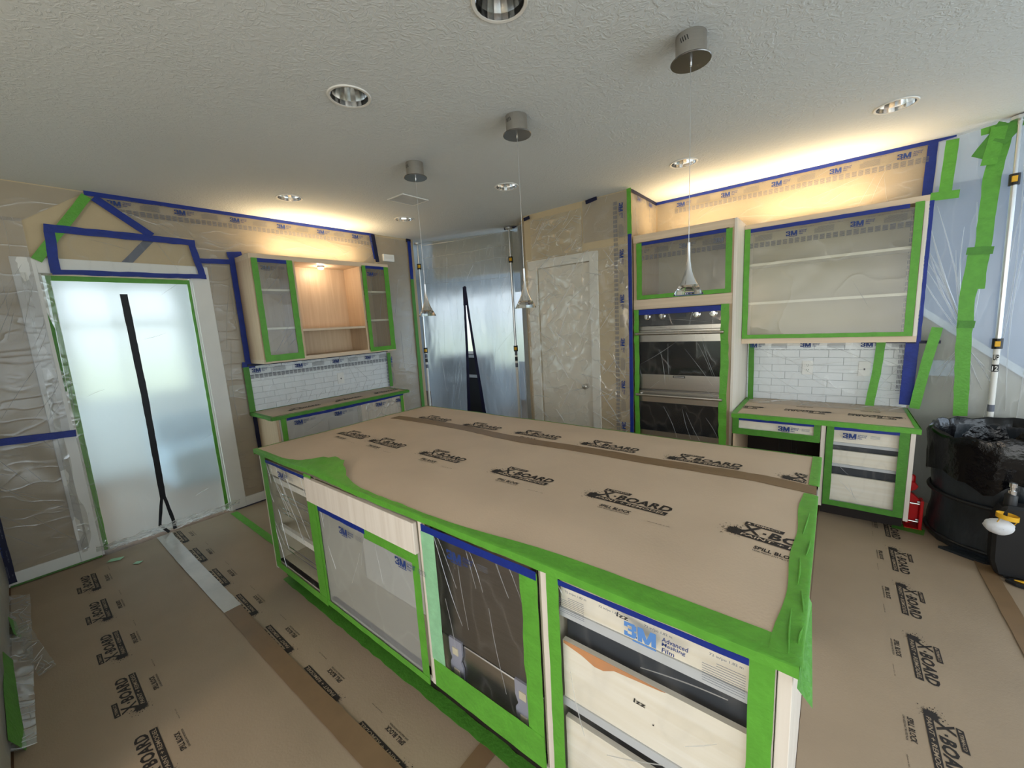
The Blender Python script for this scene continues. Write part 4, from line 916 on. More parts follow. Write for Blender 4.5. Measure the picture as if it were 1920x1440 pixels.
def film_pole(label, base, lean, ztop, clamps, tagz):
    t = thing('film_pole', label, 'pole', base, 'telescopic poles holding the film')
    b, l = Vector(base), Vector(lean)
    at = lambda z: b+l*(z/ztop)+Z_*z
    MB().tube([at(0.0), at(clamps[1])], 0.0165, 14).build('lower_tube', 'trim_white', t, smooth=True)
    MB().tube([at(clamps[1]), at(clamps[0])], 0.0145, 14).build('middle_tube', 'zinc', t, smooth=True)
    MB().tube([at(clamps[0]), at(ztop-0.03)], 0.011, 14).build('upper_tube', 'zinc', t, smooth=True)
    for z in clamps:
        c = MB().tube([at(z-0.035), at(z+0.035)], 0.026, 14).build('clamp', 'plastic_black', t)
        d = (Vector((0, 0, 0))-at(z)); d.z = 0; d.normalize()
        p = at(z)+d*0.026; box(p.x-0.012, p.x+0.012, p.y-0.012, p.y+0.012, z-0.018, z+0.018).build('clamp_lever', 'yellow_band', c)
    MB().tube([at(ztop-0.05), at(ztop-0.028), at(ztop-0.02), at(ztop)], [0.013, 0.013, 0.045, 0.045], 16).build('head_pad', 'zinc', t)
    for k, z in enumerate(tagz):
        MB().tube([at(z), at(z+0.05)], 0.0172, 14).build('label_band', 'plastic_black' if k % 2 else 'print_grey', t)
    return t
film_pole('white telescopic pole at the display cabinet side of the hall film', tuple(hp(-0.015, 0, 0.03)), (0.02, 0.02, 0), 2.70, (2.40, 1.30), (1.06, 1.14, 1.20))
film_pole('white telescopic pole at the pantry side of the hall film', tuple(hp(0.985, 0, 0.03)), (-0.01, 0, 0), 2.735, (2.36, 1.285), (1.05, 1.13, 1.20))
strip('corner_tape', [hp(0.93, 2.725, 0.02), hp(1.05, 2.74, 0.0)], 0.03, HN, 'navy_tape', hf, seed=101)
strip('corner_tape', [Vector((-2.93, 3.935, 2.71)), Vector((-2.90, 3.92, 1.6)), Vector((-2.86, 3.88, 0.3))], 0.05, (-0.66, -0.75, 0), 'navy_tape', hf, seed=102)
film('film_sheet', hp(1.0, 0.02), Vector((-2.76, 3.80, 0.02))-hp(1.0, 0.02), (0, 0, 2.69), 'film_backlit', hf, amp=0.01, seed=76, ncr=6, cang=(80, 100), clen=(0.3, 0.8))
# dark appliance seen through the slit
bk = thing('tall_black_cabinet', 'black appliance with grey bands seen through the hall zipper slit', 'appliance', (-4.95, 5.05, 0))
box(-5.35, -4.55, 4.85, 5.35, 0, 1.12).build('body', 'plastic_black', bk, bevel=0.01)
for z in (0.72, 1.06): box(-5.35, -4.55, 4.84, 4.85, z, z+0.05).build('band', 'steel', bk)
so = thing('side_room_sofa', 'blurred blue-grey sofa shape behind the zipped film door', 'sofa', (-6.2, 1.3, 0))
box(-6.6, -5.8, 0.9, 2.6, 0.0, 0.42).build('seat', 'sofa_cloth', so, bevel=0.05)
box(-6.8, -6.6, 0.9, 2.6, 0.0, 0.72).build('backrest', 'sofa_cloth', so, bevel=0.05)

# ------------------------------------------------------------------ pantry film
pf = thing('pantry_film', 'crumpled film over the pantry door wall, printed border along its edge', 'masking film', (-2.1, YP-0.03, 0.02))
film('film_sheet', (-2.70, YP-0.035, 0.02), (1.20, 0, 0), (0, 0, 2.25), 'film_crumpled', pf, amp=0.030, seed=81, freq=(3.2, 3.2), ncr=70, clen=(0.08, 0.45), cang=(-60, 70), cw=0.010, res=0.03)
film('film_sheet', (-2.62, YP-0.030, 2.265), (0.62, 0, 0), (0, 0, 0.41), 'film_crumpled', pf, amp=0.028, seed=82, freq=(5, 6), ncr=34, clen=(0.05, 0.3), cang=(-40, 60), cw=0.006, res=0.025)
film('film_sheet', (-1.99, YP-0.026, 2.34), (0.49, 0, 0), (0, 0, 0.39), 'film_wall', pf, amp=0.004, seed=83, ncr=2)
for k in range(6): FPRINT.put('film_print', ['print_blue', 'print_grey'], pf, (-1.540, YP-0.052, 2.66-0.41*k), -Z_, X_)
strip('green_tape', [(-1.512, YP-0.040, ZC-0.005), (-1.508, YP-0.040, 2.33)], 0.04, -Y_, 'green_tape', pf, seed=103)
strip('blue_tape', [(-1.503, YP-0.052, 2.345), (-1.502, YP-0.045, 0.02)], 0.035, -Y_, 'blue_tape', pf, seed=104)
strip('blue_tape', [(-2.70, YP-0.030, 2.700), (-2.62, YP-0.030, 2.712)], 0.035, -Y_, 'navy_tape', pf, seed=105)
strip('blue_tape', [(-1.95, YP-0.030, 2.715), (-1.83, YP-0.030, 2.730)], 0.035, -Y_, 'navy_tape', pf, seed=106)

# ------------------------------------------------------------------ oven tower
OX0, OX1, OF = -1.505, -0.648, 3.775
oc = thing('oven_cabinet', 'tall maple cabinet holding the double oven', 'cabinet', (-1.08, 4.1, 0))
box(OX0, OX0+0.02, OF, YB-0.005, 0.0, 2.325).build('side_panel', 'maple', oc)
box(OX1-0.022, OX1, OF-0.012, YB-0.005, 0.0, 2.335).build('side_panel', 'maple_pale', oc, bevel=0.0015)
box(OX0-0.001, OX1-0.0225, OF-0.0075, OF+0.02, 2.270, 2.335).build('top_rail', 'maple_x', oc)
box(OX0+0.02, OX1-0.022, OF+0.02, YB-0.005, 2.305, 2.325).build('top_panel', 'maple_x', oc)
box(OX0-0.001, OX1-0.0225, OF-0.0065, OF+0.02, 1.662, 1.752).build('middle_rail', 'maple_x', oc)
box(OX0+0.02, OX1-0.022, OF+0.02, YB-0.005, 1.735, 1.752).build('compartment_floor', 'cabinet_inside', oc)
box(OX0+0.02, OX1-0.022, YB-0.02, YB-0.006, 1.752, 2.305).build('compartment_back', 'cabinet_inside', oc)
box(OX0, OX0+0.036, OF-0.004, OF+0.02, 0.1, 2.27).build('stile', 'maple', oc)
box(OX1-0.060, OX1-0.022, OF-0.004, OF+0.02, 0.1, 2.27).build('stile', 'maple', oc)
box(OX0+0.036, OX1-0.060, OF, OF+0.02, 0.02, 0.44).build('lower_front', 'maple', oc)
f5 = film_window('cabinet_film', 'taped film over the empty compartment above the double oven', OF-0.010, -1.474, -0.682, 1.755, 2.262, -1.424, -0.728, 1.790, 2.236, 'film_cabinet', blue=0.028, seed=61, ncr=4, amp=0.003)
FPRINT.put('film_print', ['print_grey', 'print_grey'], f5, (-1.12, OF-0.020, 2.225), X_, Z_, [((-0.73, 0, 0), (1, 0, 0))]); FPRINT.put('film_print', ['print_grey', 'print_grey'], f5, (-1.52, OF-0.020, 2.225), X_, Z_, [((-1.42, 0, 0), (-1, 0, 0))])
FPRINT.put('film_print', ['print_grey', 'print_grey'], f5, (-0.85, OF-0.0205, 2.225), X_, Z_, [((-0.73, 0, 0), (1, 0, 0)), ((-0.83, 0, 0), (-1, 0, 0))])
ov = thing('double_oven', 'built-in steel double wall oven behind clear film', 'oven', (-1.09, 4.0, 0.44))
VX0, VX1 = -1.455, -0.722
box(VX0+0.005, VX1-0.005, OF+0.005, OF+0.5, 0.44, 1.652).build('body', 'steel_dark', ov)
cp = box(VX0, VX1, OF-0.022, OF+0.004, 1.505, 1.652).build('control_panel', 'oven_panel', ov, bevel=0.003)
def knob(x, z):
    k = MB().lathe([(0, 0), (0.030, 0), (0.030, 0.004), (0.024, 0.006), (0.021, 0.028), (0, 0.029)], 24)
    k.v = [(x+a, OF-0.022-c, z+b) for a, b, c in k.v]; o = k.build('knob', 'chrome', cp, smooth=True)
    box(x-0.004, x+0.004, OF-0.0515, OF-0.05, z-0.019, z+0.019).build('pointer', 'plastic_white', o)
for x in (-1.372, -1.235, -0.940, -0.808): knob(x, 1.592)
box(-1.12, -1.03, OF-0.024, OF-0.022, 1.575, 1.605).build('display', 'dark_gap', cp)
box(VX0, VX1, OF-0.018, OF+0.004, 1.470, 1.502).build('vent_trim', 'steel', ov)
def oven_door(z0, z1, zb, hz):
    d = box(VX0, VX1, OF-0.028, OF+0.004, z0, z1).build('oven_door', 'steel', ov, bevel=0.003)
    box(VX0+0.012, VX1-0.012, OF-0.0305, OF-0.028, z0+zb, z1-0.105).build('door_glass', 'oven_glass', d)
    MB().tube([(VX0-0.01, OF-0.075, hz), (VX1+0.005, OF-0.075, hz)], 0.013, 14).build('handle', 'steel', d, smooth=True)
    for x in (VX0+0.02, VX1-0.025): MB().tube([(x, OF-0.028, hz), (x, OF-0.075, hz)], 0.012, 10).build('handle_post', 'chrome', d)
    return d
d1 = oven_door(0.915, 1.465, 0.14, 1.437)
box(-1.135, -1.03, OF-0.031, OF-0.028, 1.028, 1.048).build('badge', 'plastic_black', d1); box(-1.128, -1.037, OF-0.0316, OF-0.031, 1.034, 1.042).build('badge_plate', 'zinc', d1)
oven_door(0.45, 0.895, 0.06, 0.862)
of_ = thing('oven_film', 'clear creased film over the double oven, green tape down both sides', 'masking film', (-1.09, OF-0.05, 0.42))
film('film_sheet', (VX0-0.015, OF-0.055, 0.42), (VX1-VX0+0.03, 0, 0), (0, 0, 1.215), 'film_clear', of_, amp=0.003, seed=84, freq=(4, 4), cw=0.0035,
     crease=[(0.58, 0.72, 0.92, 0.42), (0.72, 0.76, 0.88, 0.53), (0.76, 0.80, 0.92, 0.50), (0.39, 0.76, 0.41, 0.48), (0.31, 0.68, 0.36, 0.45), (0.05, 0.60, 0.5, 0.78), (0.34, 0.28, 0.5, 0.05), (0.6, 0.25, 0.78, 0.02), (0.56, 0.27, 0.66, 0.05), (0.82, 0.22, 0.95, 0.08), (0.15, 0.40, 0.30, 0.48), (0.80, 0.44, 0.97, 0.33), (0.05, 0.56, 0.08, 0.50), (0.1, 0.90, 0.5, 0.86), (0.3, 0.94, 0.9, 0.90)])
strip('green_tape', [(VX0-0.004, OF-0.060, 1.66), (VX0-0.002, OF-0.066, 1.44), (VX0-0.004, OF-0.056, 1.25), (VX0-0.004, OF-0.066, 0.86), (VX0-0.002, OF-0.056, 0.42)], 0.046, -Y_, 'green_tape', of_, seed=111, jit=0.004, lift=0.012)
strip('green_tape', [(VX1+0.012, OF-0.060, 1.665), (VX1+0.008, OF-0.066, 1.44), (VX1+0.012, OF-0.056, 1.25), (VX1+0.008, OF-0.066, 0.86), (VX1+0.010, OF-0.056, 0.42)], 0.060, -Y_, 'green_tape', of_, seed=112, jit=0.004, lift=0.012)
strip('blue_tape', [(VX0-0.005, OF-0.060, 1.635), (VX1+0.01, OF-0.060, 1.635)], 0.046, -Y_, 'blue_tape', of_, seed=113)

# ------------------------------------------------------------------ shelf cabinet on the back wall
sc_ = thing('shelf_cabinet', 'wide maple wall cabinet with white shelves behind taped film', 'cabinet', (-0.1, 4.25, 1.31))
SF = 4.085
box(-0.646, -0.626, SF, YB-0.004, 1.31, 2.312).build('side_panel', 'maple_pale', sc_)
box(0.440, 0.462, SF, YB-0.004, 1.31, 2.312).build('side_panel', 'maple_pale', sc_, bevel=0.0015)
box(-0.6465, 0.4625, SF-0.0015, YB-0.004, 2.275, 2.315).build('top_panel', 'maple_x', sc_)
box(-0.6465, 0.4625, SF-0.0015, YB-0.004, 1.309, 1.352).build('bottom_panel', 'maple_x', sc_)
box(-0.626, 0.440, YB-0.016, YB-0.005, 1.352, 2.275).build('back_panel', 'cabinet_inside', sc_)
for z in (1.980, 1.655): box(-0.625, 0.439, SF+0.02, YB-0.016, z-0.010, z+0.010).build('shelf', 'shelf_white', sc_)
f6 = film_window('cabinet_film', 'large taped film over the white shelves of the wide wall cabinet', SF-0.010, -0.644, 0.437, 1.354, 2.278, -0.602, 0.392, 1.386, 2.245, 'film_cabinet', blue=0.030, blue_x=(-0.60, 0.365), seed=64, ncr=4, amp=0.005, clen=(0.1, 0.3), tapes='LRB')
film_print(f6, (-0.38, SF-0.022, 2.235), X_, Z_, 2, ('print_blue', 'print_grey'), [((0.39, 0, 0), (1, 0, 0))])
FPRINT.put('film_print', ['print_blue', 'print_grey'], f6, (-0.78, SF-0.022, 2.235), X_, Z_, [((-0.6, 0, 0), (-1, 0, 0))])
cove('uplight_strip', 'warm uplight lying on top of the shelf cabinet', -0.20, 4.24, 2.316, 0.8, 0.04, 9)
cove('uplight_strip', 'warm uplight lying on top of the oven cabinet', -1.05, 4.18, 2.326, 0.6, 0.04, 6)
bwf = thing('hung_film', 'golden lit printed film on the wall above the oven and shelf cabinets', 'masking film', (-0.5, YB-0.02, 2.3))
film('film_sheet', (-1.50, YB-0.018, 2.30), (2.02, 0, 0), (0, 0, 0.43), 'film_wall', bwf, amp=0.010, seed=85, freq=(3, 5), ncr=10, cang=(-25, 35), clen=(0.15, 0.5), crease=[(0.78, 0.1, 0.84, 0.75), (0.82, 0.1, 0.87, 0.8), (0.88, 0.05, 0.86, 0.6), (0.05, 0.45, 0.45, 0.25)])
film('film_sheet', (-1.508, YB-0.02, 2.34), (0, 0.0-0.64, 0), (0, 0, 0.385), 'film_wall', bwf, amp=0.006, seed=86, ncr=8, cang=(60, 110), clen=(0.1, 0.3))
film_print(bwf, (-1.33, YB-0.034, 2.716), X_, Z_, 5, ('print_blue', 'print_grey'), [((0.47, 0, 0), (1, 0, 0))])
for y in (YB-0.10, YB-0.40): FLOGO.put('film_print', ['print_blue', 'print_grey'], bwf, (-1.496, y-0.17, 2.715), Y_, Z_)
strip('blue_tape', [(-1.52, YB-0.024, ZC-0.013), (0.44, YB-0.024, ZC-0.014), (0.60, YB-0.024, ZC-0.018)], 0.027, -Y_, 'blue_tape', bwf, seed=114)
strip('blue_tape', [(-1.505, YB-0.02, ZC-0.016), (-1.505, 3.735, ZC-0.016)], 0.03, X_, 'navy_tape', bwf, seed=115)
strip('blue_tape', [(0.487, YB-0.030, ZC-0.02), (0.478, YB-0.030, 2.36)], 0.055, -Y_, 'blue_tape', bwf, seed=116)

# ------------------------------------------------------------------ desk
DF = 3.705
dk = thing('desk_cabinet', 'low maple desk base with a pencil drawer and three bare drawer boxes', 'desk', (-0.09, 4.05, 0))
box(-0.628, -0.612, DF, YB-0.02, 0.0, 0.733).build('side_panel', 'maple', dk)
box(-0.042, -0.014, DF-0.012, YB-0.02, 0.0+0.095, 0.733).build('side_panel', 'maple_pale', dk, bevel=0.0015)
box(0.437, 0.462, DF-0.012, YB-0.02, 0.095, 0.733).build('side_panel', 'maple_pale', dk, bevel=0.0015)
box(-0.610, -0.044, DF, DF+0.018, 0.592, 0.733).build('pencil_drawer', 'birch_box', dk)
box(-0.014, 0.437, DF+0.05, YB-0.02, 0.095, 0.733).build('body', 'dark_gap', dk)
box(-0.02, 0.445, DF+0.09, YB-0.02, 0.0, 0.095).build('toe_kick', 'toe_kick', dk)
for z0, z1 in ((0.605, 0.715), (0.440, 0.542), (0.150, 0.352)): drawer(dk, 0.030, 0.385, DF+0.012, z0, z1, 0.03, 0.022)
box(-0.612, -0.044, YB-0.05, YB-0.02, 0.0, 0.58).build('knee_space_back', 'toe_kick', dk)
tag(box(-0.640, 0.482, 3.682, YB-0.012, 0.733, 0.757).build('desk_countertop', 'countertop', bevel=0.002), 'desk top slab below the outlets, under cardboard', 'countertop')
dcv = thing('desk_cardboard_cover', 'printed cardboard on the desk top with green taped rim and silvery film behind', 'cardboard', (-0.08, 4.05, 0.757))
sheet('cardboard_panel', -0.636, 0.478, 3.686, YB-0.02, 0.7605, lambda x, y: 0.0, 'cardboard', dcv)
for x in (0.39, -0.02, -0.48): logo_print(dcv, (x, 4.02, 0.7615), -X_, -Y_, [((-0.60, 0, 0), (-1, 0, 0))], slogan=False)
for x in (0.36, -0.06): SLOGAN.put('printed_slogan', ['ink'], dcv, (x, 4.10, 0.7615), -X_, -Y_)
for a, b, w in (((-0.62, 3.690, 0.762), (-0.62, 4.40, 0.762), 0.04), ((-0.64, 3.690, 0.762), (0.482, 3.690, 0.762), 0.018), ((0.466, 3.69, 0.762), (0.466, 4.38, 0.762), 0.022)):
    strip('green_tape', [a, b], w, Z_, 'green_tape', dcv, seed=int(w*3000), jit=0.002)
strip('green_tape', [(-0.64, 3.680, 0.744), (0.484, 3.680, 0.744)], 0.036, -Y_, 'green_tape', dcv, seed=121, jit=0.002)
strip('green_tape', [(0.484, 3.685, 0.744), (0.484, 4.39, 0.744)], 0.036, X_, 'green_tape', dcv, seed=122, jit=0.002)
film('film_apron', (-0.60, 4.175, 0.764), (1.07, 0, 0), (0, 0.215, 0.004), 'film_crumpled', dcv, amp=0.006, seed=88, ncr=22, cang=(30, 150), clen=(0.05, 0.2))
f7 = film_window('desk_film', 'film over the pencil drawer of the desk, thick green tape below', DF-0.010, -0.632, -0.046, 0.588, 0.727, -0.585, -0.085, 0.640, 0.706, 'film_clear', blue=0.018, seed=67, ncr=2, amp=0.002, tape='green_tape_deep')
FLOGO.put('film_print', ['print_blue', 'print_grey'], f7, (-0.31, DF-0.017, 0.702), X_, Z_)
f8 = film_window('desk_film', 'tall taped film over the three bare drawer boxes of the desk', DF-0.016, -0.010, 0.434, 0.118, 0.727, 0.034, 0.382, 0.160, 0.704, 'film_clear', blue=0.022, seed=70, ncr=0, creases=[(0.15, 0.32, 0.5, 0.02), (0.1, 0.95, 0.2, 0.85), (0.1, 0.55, 0.3, 0.40), (0.3, 0.30, 0.42, 0.05)], amp=0.002, tape='green_tape_deep')
FLOGO.put('film_print', ['print_blue', 'print_grey'], f8, (0.085, DF-0.023, 0.700), X_, Z_)
pl = thing('power_plugs', 'pale plugs and dark cords hanging in the shade under the desk', 'plugs', (-0.25, 4.0, 0.45))
for k, x in enumerate((-0.335, -0.245, -0.215)):
    box(x, x+0.022, 3.95, 3.985, 0.520, 0.575).build('plug', 'cord_tan', pl, bevel=0.004)
    MB().tube([(x+0.011, 3.968, 0.522), (x+0.015, 3.97, 0.40), (x+0.05, 4.02, 0.30), (x+0.09, 4.10, 0.36)], 0.004, 6).build('cord', 'plastic_black', pl, smooth=True)
backsplash('tile_backsplash', 'white brick tiles with two outlets between the desk and the shelf cabinet', 'y', -0.645, 0.480, 0.762, 1.308, 0.205, 0.066, random.Random(5))
outlet('wall_outlet', 'white double socket in the middle of the tiles above the desk', (-0.173, YB-0.011, 1.066), (1, 0, 0), (0, -1, 0), 'duplex')
outlet('wall_jack', 'white wall plate with one small jack beside the slanted green tape', (0.208, YB-0.011, 1.067), (1, 0, 0), (0, -1, 0), 'jack')
outlet('light_switch', 'white four-gang switch plate behind the gathered film at the stair wall', (0.652, YB-0.002, 1.083), (1, 0, 0), (0, -1, 0), 'switch')
ul = tag(box(-0.50, 0.12, YB-0.07, YB-0.012, 1.268, 1.308).build('under_cabinet_light', 'plastic_white', bevel=0.004), 'long white lamp housing under the shelf cabinet', 'light fixture')
kf = thing('backsplash_film', 'film over the tiles above the desk with a slanted green tape', 'masking film', (-0.08, YB-0.08, 0.76))
film('film_sheet', (-0.62, YB-0.085, 0.772), (1.09, 0, 0), (0, 0.0, 0.535), 'film_clear', kf, amp=0.008, seed=89, ncr=18, clen=(0.1, 0.5), cang=(-45, 20), crease=[(0.2, 0.85, 0.62, 0.25), (0.05, 0.9, 0.4, 0.6), (0.8, 0.1, 0.98, 0.7), (0.75, 0.2, 0.9, 0.05)])
film_print(kf, (-0.66, YB-0.100, 1.318), X_, Z_, 3, ('print_blue', 'print_grey'), [((0.44, 0, 0), (1, 0, 0)), ((-0.61, 0, 0), (-1, 0, 0)), ((0, 0, 1.235), (0, 0, -1))])
strip('green_tape', [(-0.595, YB-0.098, 0.765), (-0.600, YB-0.098, 1.308)], 0.045, -Y_, 'green_tape_deep', kf, seed=131)
strip('green_tape', [(0.252, YB-0.105, 0.775), (0.255, YB-0.105, 0.83), (0.278, YB-0.105, 1.04), (0.292, YB-0.105, 1.30)], 0.055, -Y_, 'green_tape', kf, seed=132)
strip('blue_tape', [(0.470, YB-0.100, 1.34), (0.462, YB-0.100, 0.80)], 0.075, -Y_, 'blue_tape', kf, seed=133)
strip('blue_tape', [(0.20, YB-0.100, 1.298), (0.62, YB-0.100, 1.290)], 0.022, -Y_, 'navy_tape', kf, seed=134)

# ------------------------------------------------------------------ film curtain by the stairs, right side
RF = 4.30
rc = thing('stair_film_curtain', 'tall bluish backlit film gathered and green taped beside the shelf cabinet', 'film curtain', (0.9, RF, 0))
fan = []
for k in range(13):
    a = math.radians(88+3.8*k); l = 0.55+0.45*((k*37) % 10)/10
    fan.append(((0.74-0.48)/1.72, 1.28/2.70, (0.74+l*math.cos(a)-0.48)/1.72, (1.28+l*math.sin(a)*1.1)/2.70))
for k in range(9):
    a = math.radians(240+9*k*0.9); l = 0.25+0.05*(k % 4)
    fan.append(((0.73-0.48)/1.72, 1.26/2.70, (0.73+l*math.cos(a)-0.48)/1.72, (1.26+l*math.sin(a))/2.70))
for k in range(10): fan.append((0.22+0.03*k, 0.25+0.02*(k % 3), 0.24+0.028*k, 0.95-0.04*(k % 4)))
film('film_sheet', (0.485, RF, 0.02), (1.72, 0, 0), (0, 0, 2.70), 'film_backlit', rc, amp=0.010, seed=91, freq=(4, 1), crease=[tuple(min(max(q, 0.002), 0.998) for q in c) for c in fan], cw=0.011, wavy=lambda u, v: 0.10*min(1, max(0, 0.14-u)/0.14)*(-1))
for k in range(5): FPRINT.put('film_print', ['print_blue', 'print_grey'], rc, (0.520, RF+0.055, 2.36-0.4*k), -Z_, X_, [((0, 0, 0.9), (0, 0, -1))])
strip('green_tape', [(0.795, RF-0.02, 2.64), (0.770, RF-0.02, 2.39), (0.766, RF-0.02, 2.02), (0.758, RF-0.02, 1.66)], [0.085, 0.075], -Y_, 'green_tape', rc, seed=141, jit=0.003)
strip('green_tape', [(0.742, RF-0.024, 1.94), (0.720, RF-0.024, 1.60), (0.725, RF-0.024, 1.30), (0.752, RF-0.024, 0.75)], [0.08, 0.075], -Y_, 'green_tape', rc, seed=142, jit=0.003)
strip('green_tape', [(0.690, RF-0.028, 1.925), (0.815, RF-0.028, 1.915)], 0.05, -Y_, 'green_tape_deep', rc, seed=143)
strip('green_tape', [(0.69, RF-0.028, 1.42), (0.77, RF-0.028, 1.415)], 0.05, -Y_, 'green_tape_deep', rc, seed=144)
strip('green_tape', [(0.695, RF-0.025, 2.690), (0.80, RF-0.03, 2.700)], 0.045, -Y_, 'green_tape', rc, seed=145)
strip('green_tape', [(0.800, RF-0.034, 2.715), (0.69, RF-0.034, 2.53)], 0.07, -Y_, 'green_tape_deep', rc, seed=146)
strip('green_tape', [(0.775, RF-0.036, 2.70), (0.745, RF-0.036, 2.47)], 0.075, -Y_, 'green_tape', rc, seed=147)
strip('green_tape', [(0.86, RF-0.036, 2.715), (0.78, RF-0.036, 2.60)], 0.07, -Y_, 'green_tape_deep', rc, seed=148)
strip('green_tape', [(0.590, RF-0.005, 1.40), (0.555, RF-0.005, 1.16), (0.510, RF-0.005, 0.78)], 0.06, -Y_, 'green_tape', rc, seed=149)
strip('green_tape', [(0.569, RF-0.012, 2.69), (0.556, RF-0.012, 2.32)], 0.065, -Y_, 'green_tape', rc, seed=117)
strip('green_tape', [(0.485, RF-0.014, 2.330), (0.628, RF-0.014, 2.322)], 0.055, -Y_, 'green_tape', rc, seed=118)
strip('blue_tape', [(0.478, SF+0.03, 2.28), (0.478, SF+0.03, 1.31)], 0.02, -Y_, 'blue_tape', rc, seed=150)
pr_ = film_pole('white telescopic pole in the corner behind the black trash bin', (0.905, RF-0.035, 0), (-0.045, 0, 0), 2.735, (2.35, 1.28), (0.80, 1.085))
for tx, z, h_, m_ in (('UP', 1.165, 0.040, 'marker_black'), ('12', 1.093, 0.032, 'plastic_white')):
    q = Vector((0.905-0.045*z/2.735, RF-0.035, z)); dv = Vector((-q.x, -q.y, 0)).normalized()
    dt = Decal(); dt.text(tx, -0.0135, 0, 0.027, h_, 0, 0.0, 0.02); dt.put('printed_text', [m_], pr_, q+dv*0.0195, Z_.cross(dv)*1.0, Z_)

# ------------------------------------------------------------------ bin, tools
bn = thing('trash_bin', 'round black fabric trash bin with a shiny black liner folded over its rim', 'trash bin', (0.905, 3.85, 0))
BC = Vector((0.905, 3.85, 0)); rnd = random.Random(8)
def ring_mesh(rows, seg=56, amp=0.0, fr=6.0, seed=0, zamp=0.0):
    mb = MB()
    for k in range(seg):
        a = 2*math.pi*k/seg
        for j, (r, z) in enumerate(rows):
            d = Vector((math.cos(a), math.sin(a), 0)); n1 = noise.noise(Vector((d.x*fr, d.y*fr, z*fr*1.2+seed)))
            rr = r+amp*n1; mb.v.append((BC.x+rr*d.x, BC.y+rr*d.y, z+zamp*noise.noise(Vector((d.x*3, d.y*3, seed+j*0.2)))*(1 if j in (0, len(rows)-1) else 0.5)))
    n = len(rows)
    for k in range(seg):
        j = (k+1) % seg
        for q in range(n-1): mb.f.append((k*n+q, j*n+q, j*n+q+1, k*n+q+1)); mb.mi.append(0)
    return mb
wl_ = ring_mesh([(0.32, 0.004)]+[(0.325+0.008*math.sin(z*18), z) for z in [0.02+0.05*k for k in range(15)]], amp=0.012, fr=5, seed=1)
wl_.build('fabric_wall', 'bin_fabric', bn, smooth=True)
for z, r in ((0.34, 0.335), (0.05, 0.332)):
    MB().tube([(BC.x+r*math.cos(2*math.pi*k/48), BC.y+r*math.sin(2*math.pi*k/48), z) for k in range(49)], 0.013, 8).build('hoop', 'plastic_black', bn, smooth=True)
ln = ring_mesh([(0.24, 0.35), (0.30, 0.55), (0.325, 0.70), (0.342, 0.755), (0.352, 0.765), (0.360, 0.74), (0.360, 0.68), (0.356, 0.58), (0.352, 0.47)], amp=0.022, fr=6, seed=3, zamp=0.10)
ln.build('liner_bag', 'bag_black', bn, smooth=True)
MB().lathe([(0, 0.003), (0.32, 0.003)], 40, tuple(BC)).build('base_disc', 'plastic_black', bn)
MB().prism([(0.60, 3.58), (0.78, 3.475), (0.88, 3.50), (0.90, 3.62), (0.72, 3.64)], 0.004, 0.02, 2).build('strap_end', 'bin_fabric', bn)
rd = thing('red_clamp', 'red steel bracket tool with two bright bolts standing against the desk end', 'tool', (0.51, 3.86, 0))
box(0.530, 0.548, 3.80, 3.875, 0.010, 0.222).build('side_plate', 'red_paint', rd, bevel=0.003)
MB().prism([(0.470, 0.02), (0.53, 0.05), (0.53, 0.215), (0.500, 0.245), (0.478, 0.265), (0.508, 0.285), (0.518, 0.31), (0.500, 0.335), (0.470, 0.345)], 3.84, 3.90, 1).build('body', 'red_paint', rd, bevel=0.003)
MB().tube([(0.486, 3.87, 0.33), (0.486, 3.87, 0.375), (0.486, 3.87, 0.385)], [0.018, 0.018, 0.010], 14).build('cap', 'red_paint', rd, smooth=True)
for z in (0.188, 0.055):
    MB().tube([(0.480, 3.825, z), (0.531, 3.825, z)], 0.007, 10).build('bolt', 'chrome', rd, smooth=True)
    MB().tube([(0.516, 3.825, z+0.012), (0.531, 3.825, z+0.012)], 0.009, 6).build('bolt_nut', 'chrome', rd)
MB().prism([(0.46, 3.80), (0.55, 3.80), (0.55, 3.92), (0.46, 3.92)], 0.0045, 0.012, 2).build('foot_plate', 'red_paint', rd)
sp_ = thing('sprayer_machine', 'black machine with a chrome fitting cut by the picture edge', 'machine', (1.02, 3.42, 0))
MB().prism([(0.80, 0.012), (1.30, 0.012), (1.30, 0.44), (0.80, 0.44), (0.765, 0.36), (0.775, 0.10)], 3.352, 3.452, 1).build('body', 'plastic_black', sp_, bevel=0.015)
MB().tube([(0.828, 3.40, 0.43), (0.828, 3.40, 0.49), (0.83, 3.40, 0.50)], [0.026, 0.026, 0.020], 16).build('hose_socket', 'plastic_black', sp_, smooth=True)
MB().lathe([(0, 0), (0.017, 0), (0.017, 0.022), (0.011, 0.026), (0.011, 0.040), (0.016, 0.044), (0.016, 0.066), (0.008, 0.07), (0, 0.07)], 18, (0.83, 3.40, 0.498)).build('chrome_fitting', 'chrome', sp_, smooth=True)
MB().tube([(0.90, 3.43, 0.44), (0.92, 3.42, 0.58), (0.98, 3.42, 0.64), (1.15, 3.42, 0.58)], 0.012, 10).build('hose', 'zinc', sp_, smooth=True)
for x in (0.84, 1.2): MB().tube([(x, 3.355, 0.019), (x, 3.45, 0.019)], 0.012, 10).build('foot', 'plastic_black', sp_)
mk = thing('dust_mask', 'white cup dust mask with a yellow band hanging on the black machine', 'mask', (0.785, 3.33, 0.30))
mb = MB(); seg, rows = 32, 10
